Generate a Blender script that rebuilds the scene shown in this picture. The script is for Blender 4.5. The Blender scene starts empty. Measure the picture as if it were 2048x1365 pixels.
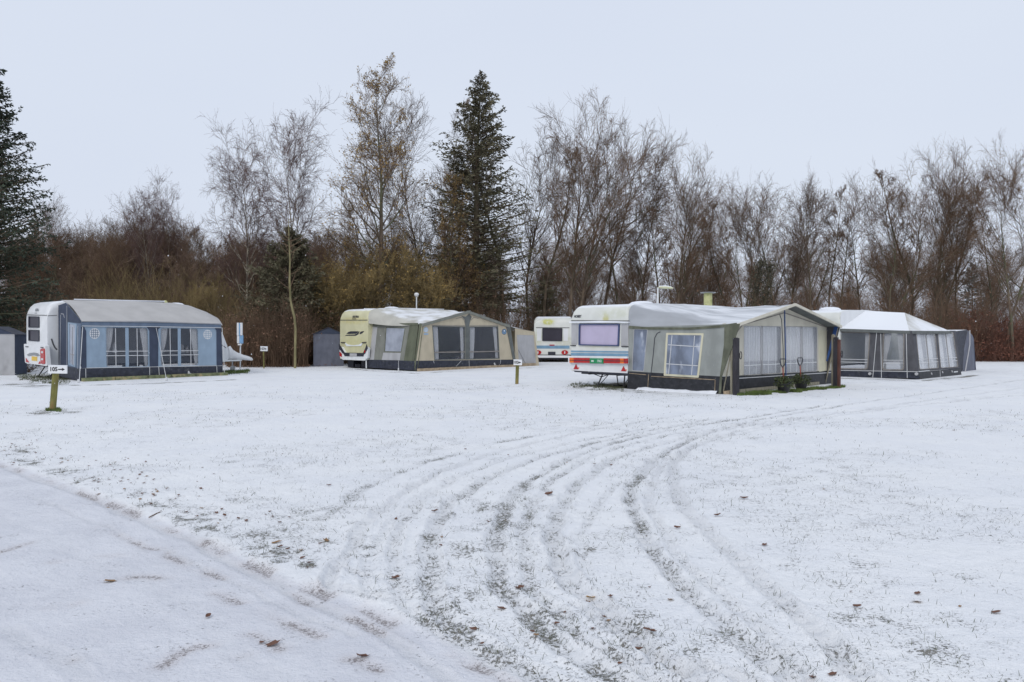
import bpy, math, numpy as np
from mathutils import Vector, Matrix
from mathutils.geometry import tessellate_polygon
R = math.radians
rng = np.random.default_rng(11)
C = bpy.context.scene.collection
sc = bpy.context.scene

# ------------------------------------------------------------------ camera, sky, sun
F, HC, HY = 1600.0, 1.65, 667.0           # focal length in photo pixels, eye height, horizon row
TILT = math.atan((682.5 - HY) / F)
cam = bpy.data.cameras.new('camera'); co = bpy.data.objects.new('camera', cam); C.objects.link(co)
cam.sensor_width = 36; cam.lens = 36 * F / 2048; cam.clip_end = 3000
co.location = (0, 0, HC); co.rotation_euler = (R(90) - TILT, 0, 0); sc.camera = co

SUN_E, SUN_R = R(38), R(200)
world = bpy.data.worlds.new('World'); sc.world = world; world.use_nodes = True
wn = world.node_tree.nodes; wl = world.node_tree.links
bg = wn['Background']; bg.inputs['Strength'].default_value = 0.1
sky = wn.new('ShaderNodeTexSky'); sky.sky_type = 'NISHITA'; sky.sun_disc = False
sky.sun_elevation = SUN_E; sky.sun_rotation = SUN_R; sky.air_density = 1.5; sky.dust_density = 6
tc = wn.new('ShaderNodeTexCoord'); mp = wn.new('ShaderNodeMapping'); mp.inputs['Scale'].default_value = (1, 1, 3)
nz = wn.new('ShaderNodeTexNoise'); nz.inputs['Scale'].default_value = 1.3; nz.inputs['Detail'].default_value = 3
cr = wn.new('ShaderNodeValToRGB')
cr.color_ramp.elements[0].position = .3; cr.color_ramp.elements[0].color = (6.95, 7.60, 8.95, 1)
cr.color_ramp.elements[1].position = .7; cr.color_ramp.elements[1].color = (7.3, 7.95, 9.15, 1)
mx = wn.new('ShaderNodeMix'); mx.data_type = 'RGBA'; mx.inputs[0].default_value = .95
wl.new(tc.outputs['Generated'], mp.inputs[0]); wl.new(mp.outputs[0], nz.inputs['Vector']); wl.new(nz.outputs[0], cr.inputs[0])
wl.new(sky.outputs[0], mx.inputs[6]); wl.new(cr.outputs[0], mx.inputs[7]); wl.new(mx.outputs[2], bg.inputs['Color'])
sl = bpy.data.lights.new('sun', 'SUN'); sl.energy = .95; sl.angle = R(20); sl.color = (1, .96, .9)
so = bpy.data.objects.new('sun', sl); C.objects.link(so); so.rotation_euler = (R(90) - SUN_E, 0, R(-20))
sc.view_settings.view_transform = 'Standard'; sc.view_settings.look = 'None'
sc.view_settings.exposure = 0; sc.view_settings.gamma = 1; sc.view_settings.use_curve_mapping = False
sc.cycles.max_bounces = 6; sc.cycles.transparent_max_bounces = 12

# ------------------------------------------------------------------ materials
def lin(c): return tuple(((v / 255 + .055) / 1.055) ** 2.4 if v > 10 else v / 255 / 12.92 for v in c)
def mat(name, rgb, rough=.7, amt=.12, scale=6, bump=.15, metal=0, snow=None, alpha=1, spec=.4, stretch=(1, 1, 1), dirt=None, bscale=None, stain=None, sheen=0):
    """generic procedural surface: base colour mottled by noise, relief, optional snow on faces that look up, optional stains"""
    m = bpy.data.materials.new(name); m.use_nodes = True
    n, l = m.node_tree.nodes, m.node_tree.links; b = n['Principled BSDF']
    b.inputs['Roughness'].default_value = rough; b.inputs['Metallic'].default_value = metal
    b.inputs['Specular IOR Level'].default_value = spec; b.inputs['Alpha'].default_value = alpha
    t = n.new('ShaderNodeTexCoord'); mp = n.new('ShaderNodeMapping'); mp.inputs['Scale'].default_value = stretch
    l.new(t.outputs['Object'], mp.inputs[0])
    def noise(s, d=4):
        q = n.new('ShaderNodeTexNoise'); q.inputs['Scale'].default_value = s; q.inputs['Detail'].default_value = d
        l.new(mp.outputs[0], q.inputs['Vector']); return q
    def mixc(f, a, c):
        q = n.new('ShaderNodeMix'); q.data_type = 'RGBA'
        if isinstance(f, float): q.inputs[0].default_value = f
        else: l.new(f, q.inputs[0])
        for i, v in ((6, a), (7, c)):
            if isinstance(v, tuple): q.inputs[i].default_value = (*v[:3], 1)
            else: l.new(v, q.inputs[i])
        return q.outputs[2]
    def step(src, lo, hi):
        q = n.new('ShaderNodeMapRange'); q.interpolation_type = 'SMOOTHSTEP'
        q.inputs[1].default_value = lo; q.inputs[2].default_value = hi; l.new(src, q.inputs[0]); return q.outputs[0]
    a = noise(scale)
    c = mixc(step(a.outputs[0], .3, .7), tuple(v * (1 - amt) for v in rgb), tuple(min(.95, v * (1 + amt)) for v in rgb))
    if dirt:
        dc, ds, lo, hi = dirt; d = noise(ds, 5); c = mixc(step(d.outputs[0], lo, hi), c, dc)
    if stain:
        for (cx, cy, cz, sx, sy, sz, sc_, w) in stain:
            q = n.new('ShaderNodeMapping'); q.inputs['Location'].default_value = (-cx / sx, -cy / sy, -cz / sz); q.inputs['Scale'].default_value = (1 / sx, 1 / sy, 1 / sz)
            l.new(t.outputs['Object'], q.inputs[0]); gr = n.new('ShaderNodeTexGradient'); gr.gradient_type = 'QUADRATIC_SPHERE'; l.new(q.outputs[0], gr.inputs[0])
            w_ = n.new('ShaderNodeMath'); w_.operation = 'MULTIPLY'; d2 = noise(7, 4); l.new(step(gr.outputs['Fac'], 0, .45), w_.inputs[0]); l.new(step(d2.outputs[0], .2, .6), w_.inputs[1])
            w2 = n.new('ShaderNodeMath'); w2.operation = 'MULTIPLY'; w2.inputs[1].default_value = w; l.new(w_.outputs[0], w2.inputs[0]); c = mixc(w2.outputs[0], c, sc_)
    if snow:
        g = n.new('ShaderNodeNewGeometry'); sp = n.new('ShaderNodeSeparateXYZ'); l.new(g.outputs['Normal'], sp.inputs[0])
        ns = noise(snow[2] if len(snow) > 2 else 5, 5); ad = n.new('ShaderNodeMath'); ad.operation = 'MULTIPLY_ADD'
        ad.inputs[1].default_value = snow[3] if len(snow) > 3 else .3; l.new(ns.outputs[0], ad.inputs[0]); l.new(sp.outputs[2], ad.inputs[2])
        c = mixc(step(ad.outputs[0], snow[0], snow[1]), c, (.82, .84, .87))
    if isinstance(c, tuple): b.inputs['Base Color'].default_value = (*c, 1)
    else: l.new(c, b.inputs['Base Color'])
    if sheen: b.inputs['Sheen Weight'].default_value = sheen
    if bump:
        bn = noise(bscale or scale * 3, 3); bp = n.new('ShaderNodeBump'); bp.inputs['Strength'].default_value = bump
        bp.inputs['Distance'].default_value = .02; l.new(bn.outputs[0], bp.inputs['Height']); l.new(bp.outputs[0], b.inputs['Normal'])
    return m
M = {}
def K(name, *a, **k):
    if name.endswith('_cloth'): k.setdefault('bscale', 2.6); a = list(a); a[4:5] = [.7] if len(a) > 4 else []; k.update({} if len(a) > 4 else {'bump': .7}); k.setdefault('dirt', (tuple(v * .72 for v in a[0]), 1.7, .56, .85)); k.setdefault('stretch', (1, 1, .6))
    M[name] = mat(name, *a, **k); return M[name]
MOSS = (.42, .40, .10)
K('white_shell', (.66, .67, .63), .35, .05, 2, .03, snow=(.85, 1.05, 3, .25), dirt=((.50, .48, .33), 1.3, .56, .8))
K('cream_shell', (.62, .59, .38), .4, .06, 2, .03, snow=(.8, 1.0, 3, .25), dirt=((.52, .50, .30), 1.5, .5, .8))
SN = (.85, 1.05, 3, .25)
K('shell_moss_a', (.66, .67, .63), .35, .05, 2, .03, snow=SN, stain=[(0, .85, 2.1, .5, .22, .30, (.50, .46, .14), .8), (0, 1.1, 1.35, .5, 1.6, .28, (.56, .53, .34), .6), (0, .5, 2.25, .5, 1.2, .3, (.55, .57, .44), .5)])
K('shell_moss_e', (.66, .67, .63), .35, .05, 2, .03, snow=SN, stain=[(0.05, 1.45, 2.3, .6, .65, .32, (.50, .50, .12), .95), (0, .5, 1.2, .5, 1.0, .6, (.50, .50, .34), .5), (0, 2.0, 1.4, .5, .4, .7, (.48, .50, .30), .6)])
K('shell_cream_b', (.60, .575, .37), .4, .06, 2, .03, snow=SN, stain=[(0, 1.1, 2.25, .5, 2.0, .3, (.56, .50, .22), .7), (0, 1.1, 1.2, .5, 1.6, .5, (.56, .53, .24), .5)])
K('bright_shell', (.72, .73, .74), .3, .04, 2, .02, snow=(.8, 1.0, 3, .25))
K('moss_stain', (.50, .49, .20), .8, .3, 5, .1, dirt=((.60, .60, .48), 3, .5, .65))
K('seam', (.10, .10, .10), .6, .1)
K('ridge_white', (.75, .77, .78), .5, .05)
K('blue_band', (.17, .30, .42), .45, .08, 4, .03)
K('red_plastic', (.42, .02, .02), .25, .15, 9, .05)
K('orange_plastic', (.75, .16, .02), .25, .1, 9, .05)
K('green_plate', (.01, .22, .08), .4, .05)
K('plate_print', (.55, .65, .58), .5, .03)
K('yellow_plate', (.70, .45, .04), .4, .05)
K('plate_grey', (.45, .45, .46), .4, .05)
K('dark_trim', (.030, .032, .045), .5, .15, 8)
K('rubber', (.02, .02, .022), .8, .2, 8)
K('steel', (.32, .33, .34), .4, .15, 10, .1, metal=.6)
K('dark_steel', (.035, .035, .04), .6, .2, 10)
K('window_frame_blue', (.05, .07, .16), .4, .1, 8)
K('blind_lilac', (.47, .42, .56), .5, .04, 3, .02)
K('glass_dark', (.04, .036, .05), .3, .1, 2, 0, spec=.3)
K('navy_cloth', (.047, .060, .095), .85, .12, 5)
K('mid_blue_cloth', (.12, .16, .225), .85, .1, 5)
K('pale_blue_cloth', (.26, .34, .43), .85, .06, 4)
K('skirt_dark', (.028, .032, .048), .55, .3, 7, .5, dirt=((.075, .08, .085), 9, .55, .75), bscale=4)
K('skirt_black', (.020, .021, .026), .55, .3, 7, .5, dirt=((.05, .052, .055), 9, .55, .75), bscale=4)
K('roof_cream', (.45, .44, .43), .75, .06, 2, .25, bscale=3)
K('roof_silver', (.36, .375, .40), .28, .12, 3, .5, snow=(1.10, 1.36, 2.2, .55), stretch=(1.4, .25, 1), spec=.6, bscale=5)
K('roof_pale', (.47, .46, .41), .7, .1, 2, .3, snow=(1.1, 1.3, 1.6, .5), bscale=3)
K('roof_snowy', (.44, .43, .38), .8, .1, 2, .2, snow=(.84, .95, 1.2, .2), bscale=3)
K('olive_cloth', (.115, .125, .085), .85, .15, 4)
K('olive_grey_cloth', (.20, .205, .18), .85, .12, 4)
K('grey_band', (.13, .14, .135), .85, .12, 4)
K('beige_cloth', (.49, .43, .32), .85, .06, 4)
K('cream_cloth', (.58, .55, .46), .85, .07, 3)
K('cream_yellow_cloth', (.58, .55, .41), .85, .07, 3)
K('side_grey_cloth', (.27, .285, .27), .7, .12, 3, .4, bscale=4)
K('moss_green_cloth', (.115, .122, .088), .85, .25, 5)
K('charcoal_cloth', (.085, .085, .095), .85, .15, 5)
K('taupe_cloth', (.24, .22, .20), .85, .12, 5)
K('slate_cloth', (.14, .15, .19), .8, .12, 4)
K('light_grey_cloth', (.40, .40, .41), .8, .07, 3)
K('piping', (.60, .61, .62), .6, .05)
K('curtain', (.93, .94, .95), .85, .04, 8, .2)
K('net_curtain', (.64, .66, .70), .9, .06, 8, .2, alpha=.72)
K('blue_strap', (.03, .08, .24), .7, .15)
K('pvc_bluish', (.20, .235, .31), .14, .3, 3, .9, alpha=.86, stretch=(1, 1, .5), bscale=3, spec=.6, dirt=((.62, .66, .74), 2.6, .55, .72))
K('pvc_smoke', (.10, .115, .15), .12, .15, 3, .3, alpha=.26, spec=.6, bscale=3)
K('pvc_pale', (.60, .62, .66), .2, .08, 2, .5, alpha=.30, spec=.6, bscale=3)
K('pvc_misty', (.40, .43, .50), .2, .15, 2, .5, alpha=.8, spec=.6, bscale=4)
K('groundsheet', (.07, .08, .07), .8, .2)
K('inner_dim', (.30, .30, .29), .8, .1)
K('timber_green', (.17, .19, .10), .8, .3, 6, .3, dirt=((.36, .30, .16), 5, .5, .7))
K('timber_tan', (.36, .28, .19), .8, .25, 6, .3)
K('post_algae', (.19, .18, .055), .8, .3, 9, .3, dirt=((.26, .17, .07), 6, .5, .7), stretch=(1, 1, .3))
K('post_dark', (.035, .033, .04), .8, .3, 9, .4, stretch=(1, 1, .2))
K('post_beige', (.26, .24, .18), .8, .25, 9, .4, stretch=(1, 1, .2))
K('post_brown', (.11, .05, .04), .8, .3, 9, .4, stretch=(1, 1, .2))
K('sign_white', (.76, .77, .78), .5, .03, 8)
K('sign_ink', (.03, .03, .035), .5, .1)
K('sign_blue', (.22, .40, .62), .5, .1)
K('lamp_yellow', (.60, .60, .40), .4, .1, snow=(.7, .9, 5, .2))
K('vent_yellow', (.55, .55, .28), .6, .15, dirt=((.36, .38, .14), 6, .5, .7))
K('pot_black', (.02, .02, .022), .5, .2)
K('shaft_red', (.30, .06, .035), .5, .2)
K('pot_leaves', (.06, .075, .03), .8, .4, 9)
K('snow_pile', (.80, .82, .86), .8, .03, 6, .5)
K('globe_white', (.80, .80, .80), .3, .03)
K('bark', (.115, .085, .060), .9, .35, 5, .5, stretch=(1, 1, .3), dirt=((.10, .105, .062), 1.2, .45, .65))
K('bark_pale', (.30, .27, .21), .9, .4, 4, .4, stretch=(1, 1, .5), dirt=((.10, .085, .07), 3, .5, .6))
K('bark_yellow', (.24, .21, .11), .9, .3, 4, .4, stretch=(1, 1, .5), dirt=((.12, .11, .05), 2, .5, .65))
K('twig_brown', (.145, .092, .058), .9, .35, .6, 0)
K('twig_grey', (.135, .092, .066), .9, .3, .6, 0)
K('twig_purple', (.135, .085, .075), .9, .3, .6, 0)
K('twig_red', (.25, .175, .125), .9, .4, .5, 0)
K('twig_yellow', (.26, .195, .09), .9, .4, .5, 0)
K('leaf_tan', (.25, .165, .10), .8, .4, 1.2, 0)
K('leaf_yellow', (.30, .20, .065), .8, .4, 1.0, 0)
K('leaf_rust', (.20, .115, .075), .8, .45, 1.0, 0)
K('needle', (.045, .060, .040), .8, .45, 1.2, 0)
K('needle_olive', (.115, .105, .062), .8, .45, 1.2, 0)
K('needle_haze', (.085, .105, .10), .8, .3, 1.2, 0)  # paler, bluer needle green: distance haze is mixed into the colour
K('twig_rust', (.15, .075, .055), .9, .35, .6, 0)
K('leaf_hedge', (.17, .07, .045), .8, .4, 1.0, 0)
K('ivy', (.085, .08, .055), .8, .4, 3, 0)
K('grass_blade', (.085, .095, .05), .8, .5, 3, 0)
K('grass_bright', (.10, .14, .035), .8, .4, 5, 0)
K('dead_leaf_brown', (.15, .075, .05), .7, .4, 30, .3)
K('dead_leaf_tan', (.27, .16, .075), .7, .3, 30, .3)
K('dead_leaf_yellow', (.50, .26, .03), .6, .2, 30, .3)
K('flake', (.85, .87, .9), .8, .02, 5, 0)
K('far_wall', (.07, .06, .05), .8, .2)

# ------------------------------------------------------------------ pixel rays onto real planes
def ray(px, py):
    a, b = (px - 1024) / F, (682.5 - py) / F
    return Vector((a, math.cos(TILT) + b * math.sin(TILT), -math.sin(TILT) + b * math.cos(TILT))).normalized()
CAM = Vector((0, 0, HC))
class Plane:
    def __init__(s, p, q, r):
        s.p = Vector(p); s.n = (Vector(q) - s.p).cross(Vector(r) - s.p).normalized()
        if s.n.dot(CAM - s.p) < 0: s.n = -s.n
    def at(s, px, py, off=0.0):
        d = ray(px, py); t = (s.p + s.n * off - CAM).dot(s.n) / d.dot(s.n); return CAM + d * t
GROUND = Plane((0, 0, 0), (1, 0, 0), (0, 1, 0))
def gp(px, py): return GROUND.at(px, py)
def at_depth(px, py, Y): d = ray(px, py); return CAM + d * (Y / d.y)

# ------------------------------------------------------------------ object helpers
WM = {}                                        # world matrix of every root, for authoring in world coordinates
def tag(o, label=None, cat=None, group=None, kind=None):
    for k, v in (('label', label), ('category', cat), ('group', group), ('kind', kind)):
        if v: o[k] = v
    return o
def root(name, loc, ang, label, cat, group=None):
    o = bpy.data.objects.new(name, None); C.objects.link(o); o.location = loc; o.rotation_euler = (0, 0, ang); o.empty_display_size = .3
    WM[o.name] = Matrix.Translation(Vector(loc)) @ Matrix.Rotation(ang, 4, 'Z')
    return tag(o, label, cat, group)
def link(name, me, parent=None, label=None):
    o = bpy.data.objects.new(name, me); C.objects.link(o)
    if parent is not None: o.parent = parent; WM[o.name] = WM[parent.name]
    else: WM[o.name] = Matrix.Identity(4)
    if label: o['label'] = label
    return o
class MB:
    def __init__(s): s.v = []; s.f = []; s.fm = []
    def add(s, vs, fs, mi=0):
        k = len(s.v); s.v += [Vector(p) for p in vs]; s.f += [tuple(i + k for i in f) for f in fs]; s.fm += [mi] * len(fs); return s
    def box(s, c, sz, ang=0, rx=0, mi=0):
        m = Matrix.Translation(Vector(c)) @ Matrix.Rotation(ang, 4, 'Z') @ Matrix.Rotation(rx, 4, 'X')
        h = [d / 2 for d in sz]
        vs = [m @ Vector((x * h[0], y * h[1], z * h[2])) for x in (-1, 1) for y in (-1, 1) for z in (-1, 1)]
        return s.add(vs, [(0, 1, 3, 2), (4, 6, 7, 5), (0, 4, 5, 1), (2, 3, 7, 6), (0, 2, 6, 4), (1, 5, 7, 3)], mi)
    def tube(s, pts, r, n=6, cap=True, mi=0):
        pts = [Vector(p) for p in pts]; rs = r if isinstance(r, (list, tuple)) else [r] * len(pts)
        vs = []; fs = []
        for i, p in enumerate(pts):
            t = (pts[min(i + 1, len(pts) - 1)] - pts[max(i - 1, 0)]).normalized()
            u = t.cross(Vector((0, 0, 1)) if abs(t.z) < .9 else Vector((1, 0, 0))).normalized(); w = t.cross(u)
            vs += [p + (u * math.cos(a) + w * math.sin(a)) * rs[i] for a in (2 * math.pi * j / n for j in range(n))]
        for i in range(len(pts) - 1):
            fs += [(i * n + j, i * n + (j + 1) % n, (i + 1) * n + (j + 1) % n, (i + 1) * n + j) for j in range(n)]
        if cap: fs += [tuple(range(n))[::-1], tuple(range((len(pts) - 1) * n, len(pts) * n))]
        return s.add(vs, fs, mi)
    def lathe(s, c, prof, n=16, axis=None, mi=0):
        """prof: list of (radius, height) along axis from c"""
        ax = Vector(axis or (0, 0, 1)).normalized(); u = ax.orthogonal().normalized(); w = ax.cross(u); vs = []; fs = []
        for r, h in prof: vs += [Vector(c) + ax * h + (u * math.cos(2 * math.pi * j / n) + w * math.sin(2 * math.pi * j / n)) * r for j in range(n)]
        for i in range(len(prof) - 1): fs += [(i * n + j, i * n + (j + 1) % n, (i + 1) * n + (j + 1) % n, (i + 1) * n + j) for j in range(n)]
        fs += [tuple(range(n))[::-1], tuple(range((len(prof) - 1) * n, len(prof) * n))]
        return s.add(vs, fs, mi)
    def sheet(s, pl, outer, holes=(), off=0.0, th=.006, mi=0):
        """polygon (with holes) given as photo pixels that are cast on the plane; a real slab th thick"""
        loops = [outer] + list(holes); loops3 = [[pl.at(x, y) for x, y in lp] for lp in loops]
        return s.slab(loops3, pl.n, off, th, mi)
    def slab(s, loops3, n, off=0.0, th=.006, mi=0):
        tris = tessellate_polygon(loops3); flat = [p for lp in loops3 for p in lp]; N = len(flat)
        vs = [p + n * off for p in flat] + [p + n * (off + th) for p in flat]; fs = []
        for a, b, c in tris:
            nn = (flat[b] - flat[a]).cross(flat[c] - flat[a])
            if nn.dot(n) < 0: b, c = c, b
            fs += [(a + N, b + N, c + N), (a, c, b)]
        k = 0
        for lp in loops3:
            m = len(lp); fs += [(k + i, k + (i + 1) % m, N + k + (i + 1) % m, N + k + i) for i in range(m)]; k += m
        return s.add(vs, fs, mi)
    def grid(s, P, mi=0):
        """P: 2D list of points"""
        a, b = len(P), len(P[0])
        return s.add([p for r in P for p in r], [(i * b + j, i * b + j + 1, (i + 1) * b + j + 1, (i + 1) * b + j) for i in range(a - 1) for j in range(b - 1)], mi)
    def build(s, name, mats, parent=None, smooth=False, label=None):
        inv = WM[parent.name].inverted() if parent is not None else Matrix.Identity(4)
        me = bpy.data.meshes.new(name); me.from_pydata([inv @ v for v in s.v], [], s.f)
        for m in (mats if isinstance(mats, (list, tuple)) else [mats]): me.materials.append(M[m] if isinstance(m, str) else m)
        me.polygons.foreach_set('material_index', s.fm)
        if smooth:
            me.polygons.foreach_set('use_smooth', [True] * len(s.f)); me.set_sharp_from_angle(angle=R(40))
        me.validate(); me.update()
        return link(name, me, parent, label)
def rr(x0, y0, x1, y1, r=1.5):
    """pixel rectangle with rounded corners; each corner may carry its own shift"""
    return rq([(x0, y0), (x1, y0), (x1, y1), (x0, y1)], r)
def rq(q, r=1.5, k=4):
    out = []
    for i in range(len(q)):
        p, a, b = Vector(q[i]), Vector(q[i - 1]), Vector(q[(i + 1) % len(q)])
        da, db = (a - p), (b - p); ra, rb = min(r, da.length * .45), min(r, db.length * .45)
        s, e = p + da.normalized() * ra, p + db.normalized() * rb
        for j in range(k + 1):
            t = j / k; out.append(tuple(s * (1 - t) ** 2 + p * 2 * t * (1 - t) + e * t * t))
    return out
def shrink(q, d):
    cx = sum(p[0] for p in q) / len(q); cy = sum(p[1] for p in q) / len(q)
    w = max(p[0] for p in q) - min(p[0] for p in q); h = max(p[1] for p in q) - min(p[1] for p in q)
    return [(cx + (x - cx) * (1 - 2 * d / w), cy + (y - cy) * (1 - 2 * d / h)) for x, y in q]
def lerp(a, b, t): return (a[0] + (b[0] - a[0]) * t, a[1] + (b[1] - a[1]) * t)
def window(parent, pl, q, frame, pane, fw=1.2, r=1.5, name='window', fth=.02, off=0.0, label=None, poff=-.004):
    """frame ring with a pane set inside it, both real geometry"""
    o = MB().sheet(pl, rq(q, r), [rq(shrink(q, fw), r)], off, fth).build(name, frame, parent, label=label)
    MB().sheet(pl, rq(shrink(q, fw * .9), r), (), off + poff, .006).build('pane', pane, o)
    return o
def curtain(parent, pl, tl, tr, br, bl, off=-.10, folds=5, m='curtain', mid=None, name='curtain'):
    rows = []
    nr = 9
    for i in range(nr):
        t = i / (nr - 1); L = lerp(tl, bl, t); Rr = lerp(tr, br, t)
        if mid is not None:                      # tied back: pinch at 'mid' height
            k = math.exp(-((t - .72) / .16) ** 2) * mid; Rr = (Rr[0] + k, Rr[1])
        rows.append([pl.at(*lerp(L, Rr, j / (folds * 4)), ) + pl.n * (off + .018 * math.sin(j * math.pi / 2 + .3 * i)) for j in range(folds * 4 + 1)])
    return MB().grid(rows).build(name, m, parent, smooth=True)
def strip(pl, a, b, w, off=0.0, th=.01):
    """thin ribbon on a plane from pixel a to pixel b, w metres wide"""
    A, B = pl.at(*a), pl.at(*b); d = (B - A).normalized(); s = d.cross(pl.n) * (w / 2)
    return [A - s, B - s, B + s, A + s]
def ribbons(parent, pl, segs, w, name, m, off=.012, th=.006):
    mb = MB()
    for a, b in segs: mb.slab([strip(pl, a, b, w)], pl.n, off, th)
    return mb.build(name, m, parent)
def text(parent, pl, px, py, s, h, m, name='lettering', off=.004, squeeze=1.0, bold=0.0):
    """real lettering lying on a plane; (px,py) is the photo pixel of its centre"""
    cu = bpy.data.curves.new(name, 'FONT'); cu.body = s; cu.size = h * 1.38; cu.align_x = 'CENTER'; cu.align_y = 'CENTER'
    cu.extrude = .002; cu.offset = bold; cu.materials.append(M[m]); cu.resolution_u = 3
    o = bpy.data.objects.new(name, cu); C.objects.link(o); o.parent = parent
    up = Vector((0, 0, 1)); up = (up - pl.n * up.dot(pl.n)).normalized(); rt = up.cross(pl.n).normalized()
    mw = Matrix((rt * squeeze, up, pl.n)).transposed().to_4x4(); mw.translation = pl.at(px, py) + pl.n * off
    me = bpy.data.meshes.new_from_object(o); bpy.data.objects.remove(o); o = bpy.data.objects.new(name, me); C.objects.link(o); o.parent = parent
    o.matrix_basis = WM[parent.name].inverted() @ mw
    return o
class Rig:
    def __init__(s, x, y, ang): s.o = Vector((x, y, 0)); s.ang = ang; s.u = Vector((math.cos(ang), math.sin(ang), 0)); s.w = Vector((-math.sin(ang), math.cos(ang), 0))
    def __call__(s, x, y, z=0): return s.o + s.u * x + s.w * y + Vector((0, 0, z))
    def plane(s, a, b, c): return Plane(s(*a), s(*b), s(*c))

# ------------------------------------------------------------------ numeric noise
def hash2(ix, iy, k):
    h = (ix * 374761393 + iy * 668265263 + k * 974711) & 0xffffffff
    h = ((h ^ (h >> 13)) * 1274126177) & 0xffffffff
    return ((h ^ (h >> 16)) & 0xffff) / 65535.0
def vnoise(x, y, k=0):
    ix = np.floor(x).astype(np.int64); iy = np.floor(y).astype(np.int64); fx = x - ix; fy = y - iy
    fx = fx * fx * (3 - 2 * fx); fy = fy * fy * (3 - 2 * fy)
    a, b, c, d = hash2(ix, iy, k), hash2(ix + 1, iy, k), hash2(ix, iy + 1, k), hash2(ix + 1, iy + 1, k)
    return (a * (1 - fx) + b * fx) * (1 - fy) + (c * (1 - fx) + d * fx) * fy
def fbm(x, y, o=4, k=0):
    s = 0; a = .5
    for i in range(o): s = s + a * vnoise(x * 2 ** i, y * 2 ** i, k + i); a *= .5
    return s / (1 - .5 ** o)

# ------------------------------------------------------------------ ground: snow field with wheel ruts and lane
def catmull(P, n=6):
    P = [np.array(p, float) for p in P]; P = [2 * P[0] - P[1]] + P + [2 * P[-1] - P[-2]]; out = []
    for i in range(1, len(P) - 2):
        a, b, c, d = P[i - 1:i + 3]
        for j in range(n):
            t = j / n; out.append(.5 * (2 * b + (c - a) * t + (2 * a - 5 * b + 4 * c - d) * t * t + (3 * b - a - 3 * c + d) * t ** 3))
    out.append(P[-2]); return np.array(out)
def gpath(px): return catmull([tuple(gp(*p))[:2] for p in px])
# wheel ruts: (photo pixels of the centre line, depth m, half width m, how much grass shows)
RUTS = [
 ([(150, 771), (300, 767), (465, 760)], .004, .12, 1.3), ([(715, 739), (770, 744), (828, 747)], .004, .12, 1.0), ([(828, 747), (930, 742), (1032, 738), (1082, 735)], .004, .12, 1.0), ([(1668, 757), (1750, 759), (1838, 762)], .004, .14, 1.3), ([(1838, 762), (1880, 758), (1924, 755), (1952, 750)], .004, .14, 1.2), ([(1255, 782), (1340, 789), (1436, 794)], .004, .08, .6),
 ([(1790, 1400), (1560, 1205), (1440, 1085), (1370, 1010), (1345, 945), (1385, 893), (1500, 858), (1720, 820), (2048, 775)], 0.031, 0.060, 0.22),
 ([(1680, 1400), (1490, 1235), (1365, 1120), (1310, 1040), (1300, 975), (1345, 912), (1480, 868), (1700, 828), (2048, 784)], 0.019, 0.040, 0.25),
 ([(1630, 1400), (1430, 1235), (1318, 1120), (1272, 1040), (1268, 975), (1320, 912), (1455, 856), (1680, 812), (2048, 760)], 0.030, 0.060, 0.50),
 ([(1450, 1400), (1235, 1240), (1138, 1150), (1108, 1080), (1120, 1020), (1175, 955), (1270, 903), (1420, 866), (1660, 828), (2048, 790)], 0.037, 0.068, 0.35),
 ([(1360, 1400), (1160, 1270), (1070, 1170), (1048, 1080), (1070, 1005), (1130, 945), (1240, 892), (1400, 858)], 0.020, 0.048, 0.40),
 ([(1290, 1400), (1100, 1280), (1005, 1170), (992, 1080), (1025, 1000), (1100, 938), (1230, 884), (1420, 848), (1640, 812)], 0.027, 0.068, 0.60),
 ([(1160, 1400), (950, 1290), (870, 1190), (858, 1110), (880, 1040), (940, 980), (1040, 930), (1200, 882), (1420, 840)], 0.027, 0.064, 0.50),
 ([(980, 1330), (840, 1230), (790, 1150), (800, 1070), (850, 1000), (940, 945), (1080, 898), (1300, 856)], 0.016, 0.048, 0.40),
 ([(655, 1175), (700, 1095), (765, 1022), (840, 968), (960, 915), (1130, 872), (1360, 830)], 0.028, 0.048, 0.15),
 ([(735, 1180), (745, 1110), (800, 1030), (880, 972), (1000, 920), (1180, 875)], 0.014, 0.040, 0.20),
 ([(560, 1120), (620, 1055), (720, 985), (850, 925), (1010, 882), (1220, 848)], 0.011, 0.072, 0.50),
 ([(1180, 1150), (1160, 1090), (1180, 1030), (1230, 975), (1330, 930)], 0.014, 0.040, 0.30),
 ([(1290, 1320), (1440, 1345), (1560, 1400)], 0.031, 0.048, 0.20), ([(1150, 1210), (1250, 1270), (1330, 1310), (1420, 1400)], 0.023, 0.048, 0.40),
 ([(650, 1160), (720, 1185), (790, 1200)], 0.027, 0.036, 0.25),
 ([(680, 1135), (740, 1148), (800, 1150)], 0.017, 0.032, 0.30)]
RUTS = [(gpath(p), d, w, g) for p, d, w, g in RUTS]
LANE = gpath([(-700, 760), (-300, 830), (0, 922), (200, 992), (400, 1072), (560, 1142), (700, 1192), (850, 1262), (1010, 1340), (1200, 1450), (1500, 1640)])
LANERUTS = [(gpath(p), d, w, g) for p, d, w, g in [
 ([(-200, 870), (60, 950), (240, 1020), (430, 1105), (620, 1195), (820, 1300), (960, 1400)], .036, .045, 0),
 ([(60, 990), (170, 1035), (330, 1100), (480, 1165), (700, 1270)], .020, .022, 0),
 ([(20, 1250), (110, 1300), (200, 1400)], .018, .06, 0), ([(-50, 1010), (200, 1120), (420, 1240), (600, 1400)], .008, .07, 0)]]
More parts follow.
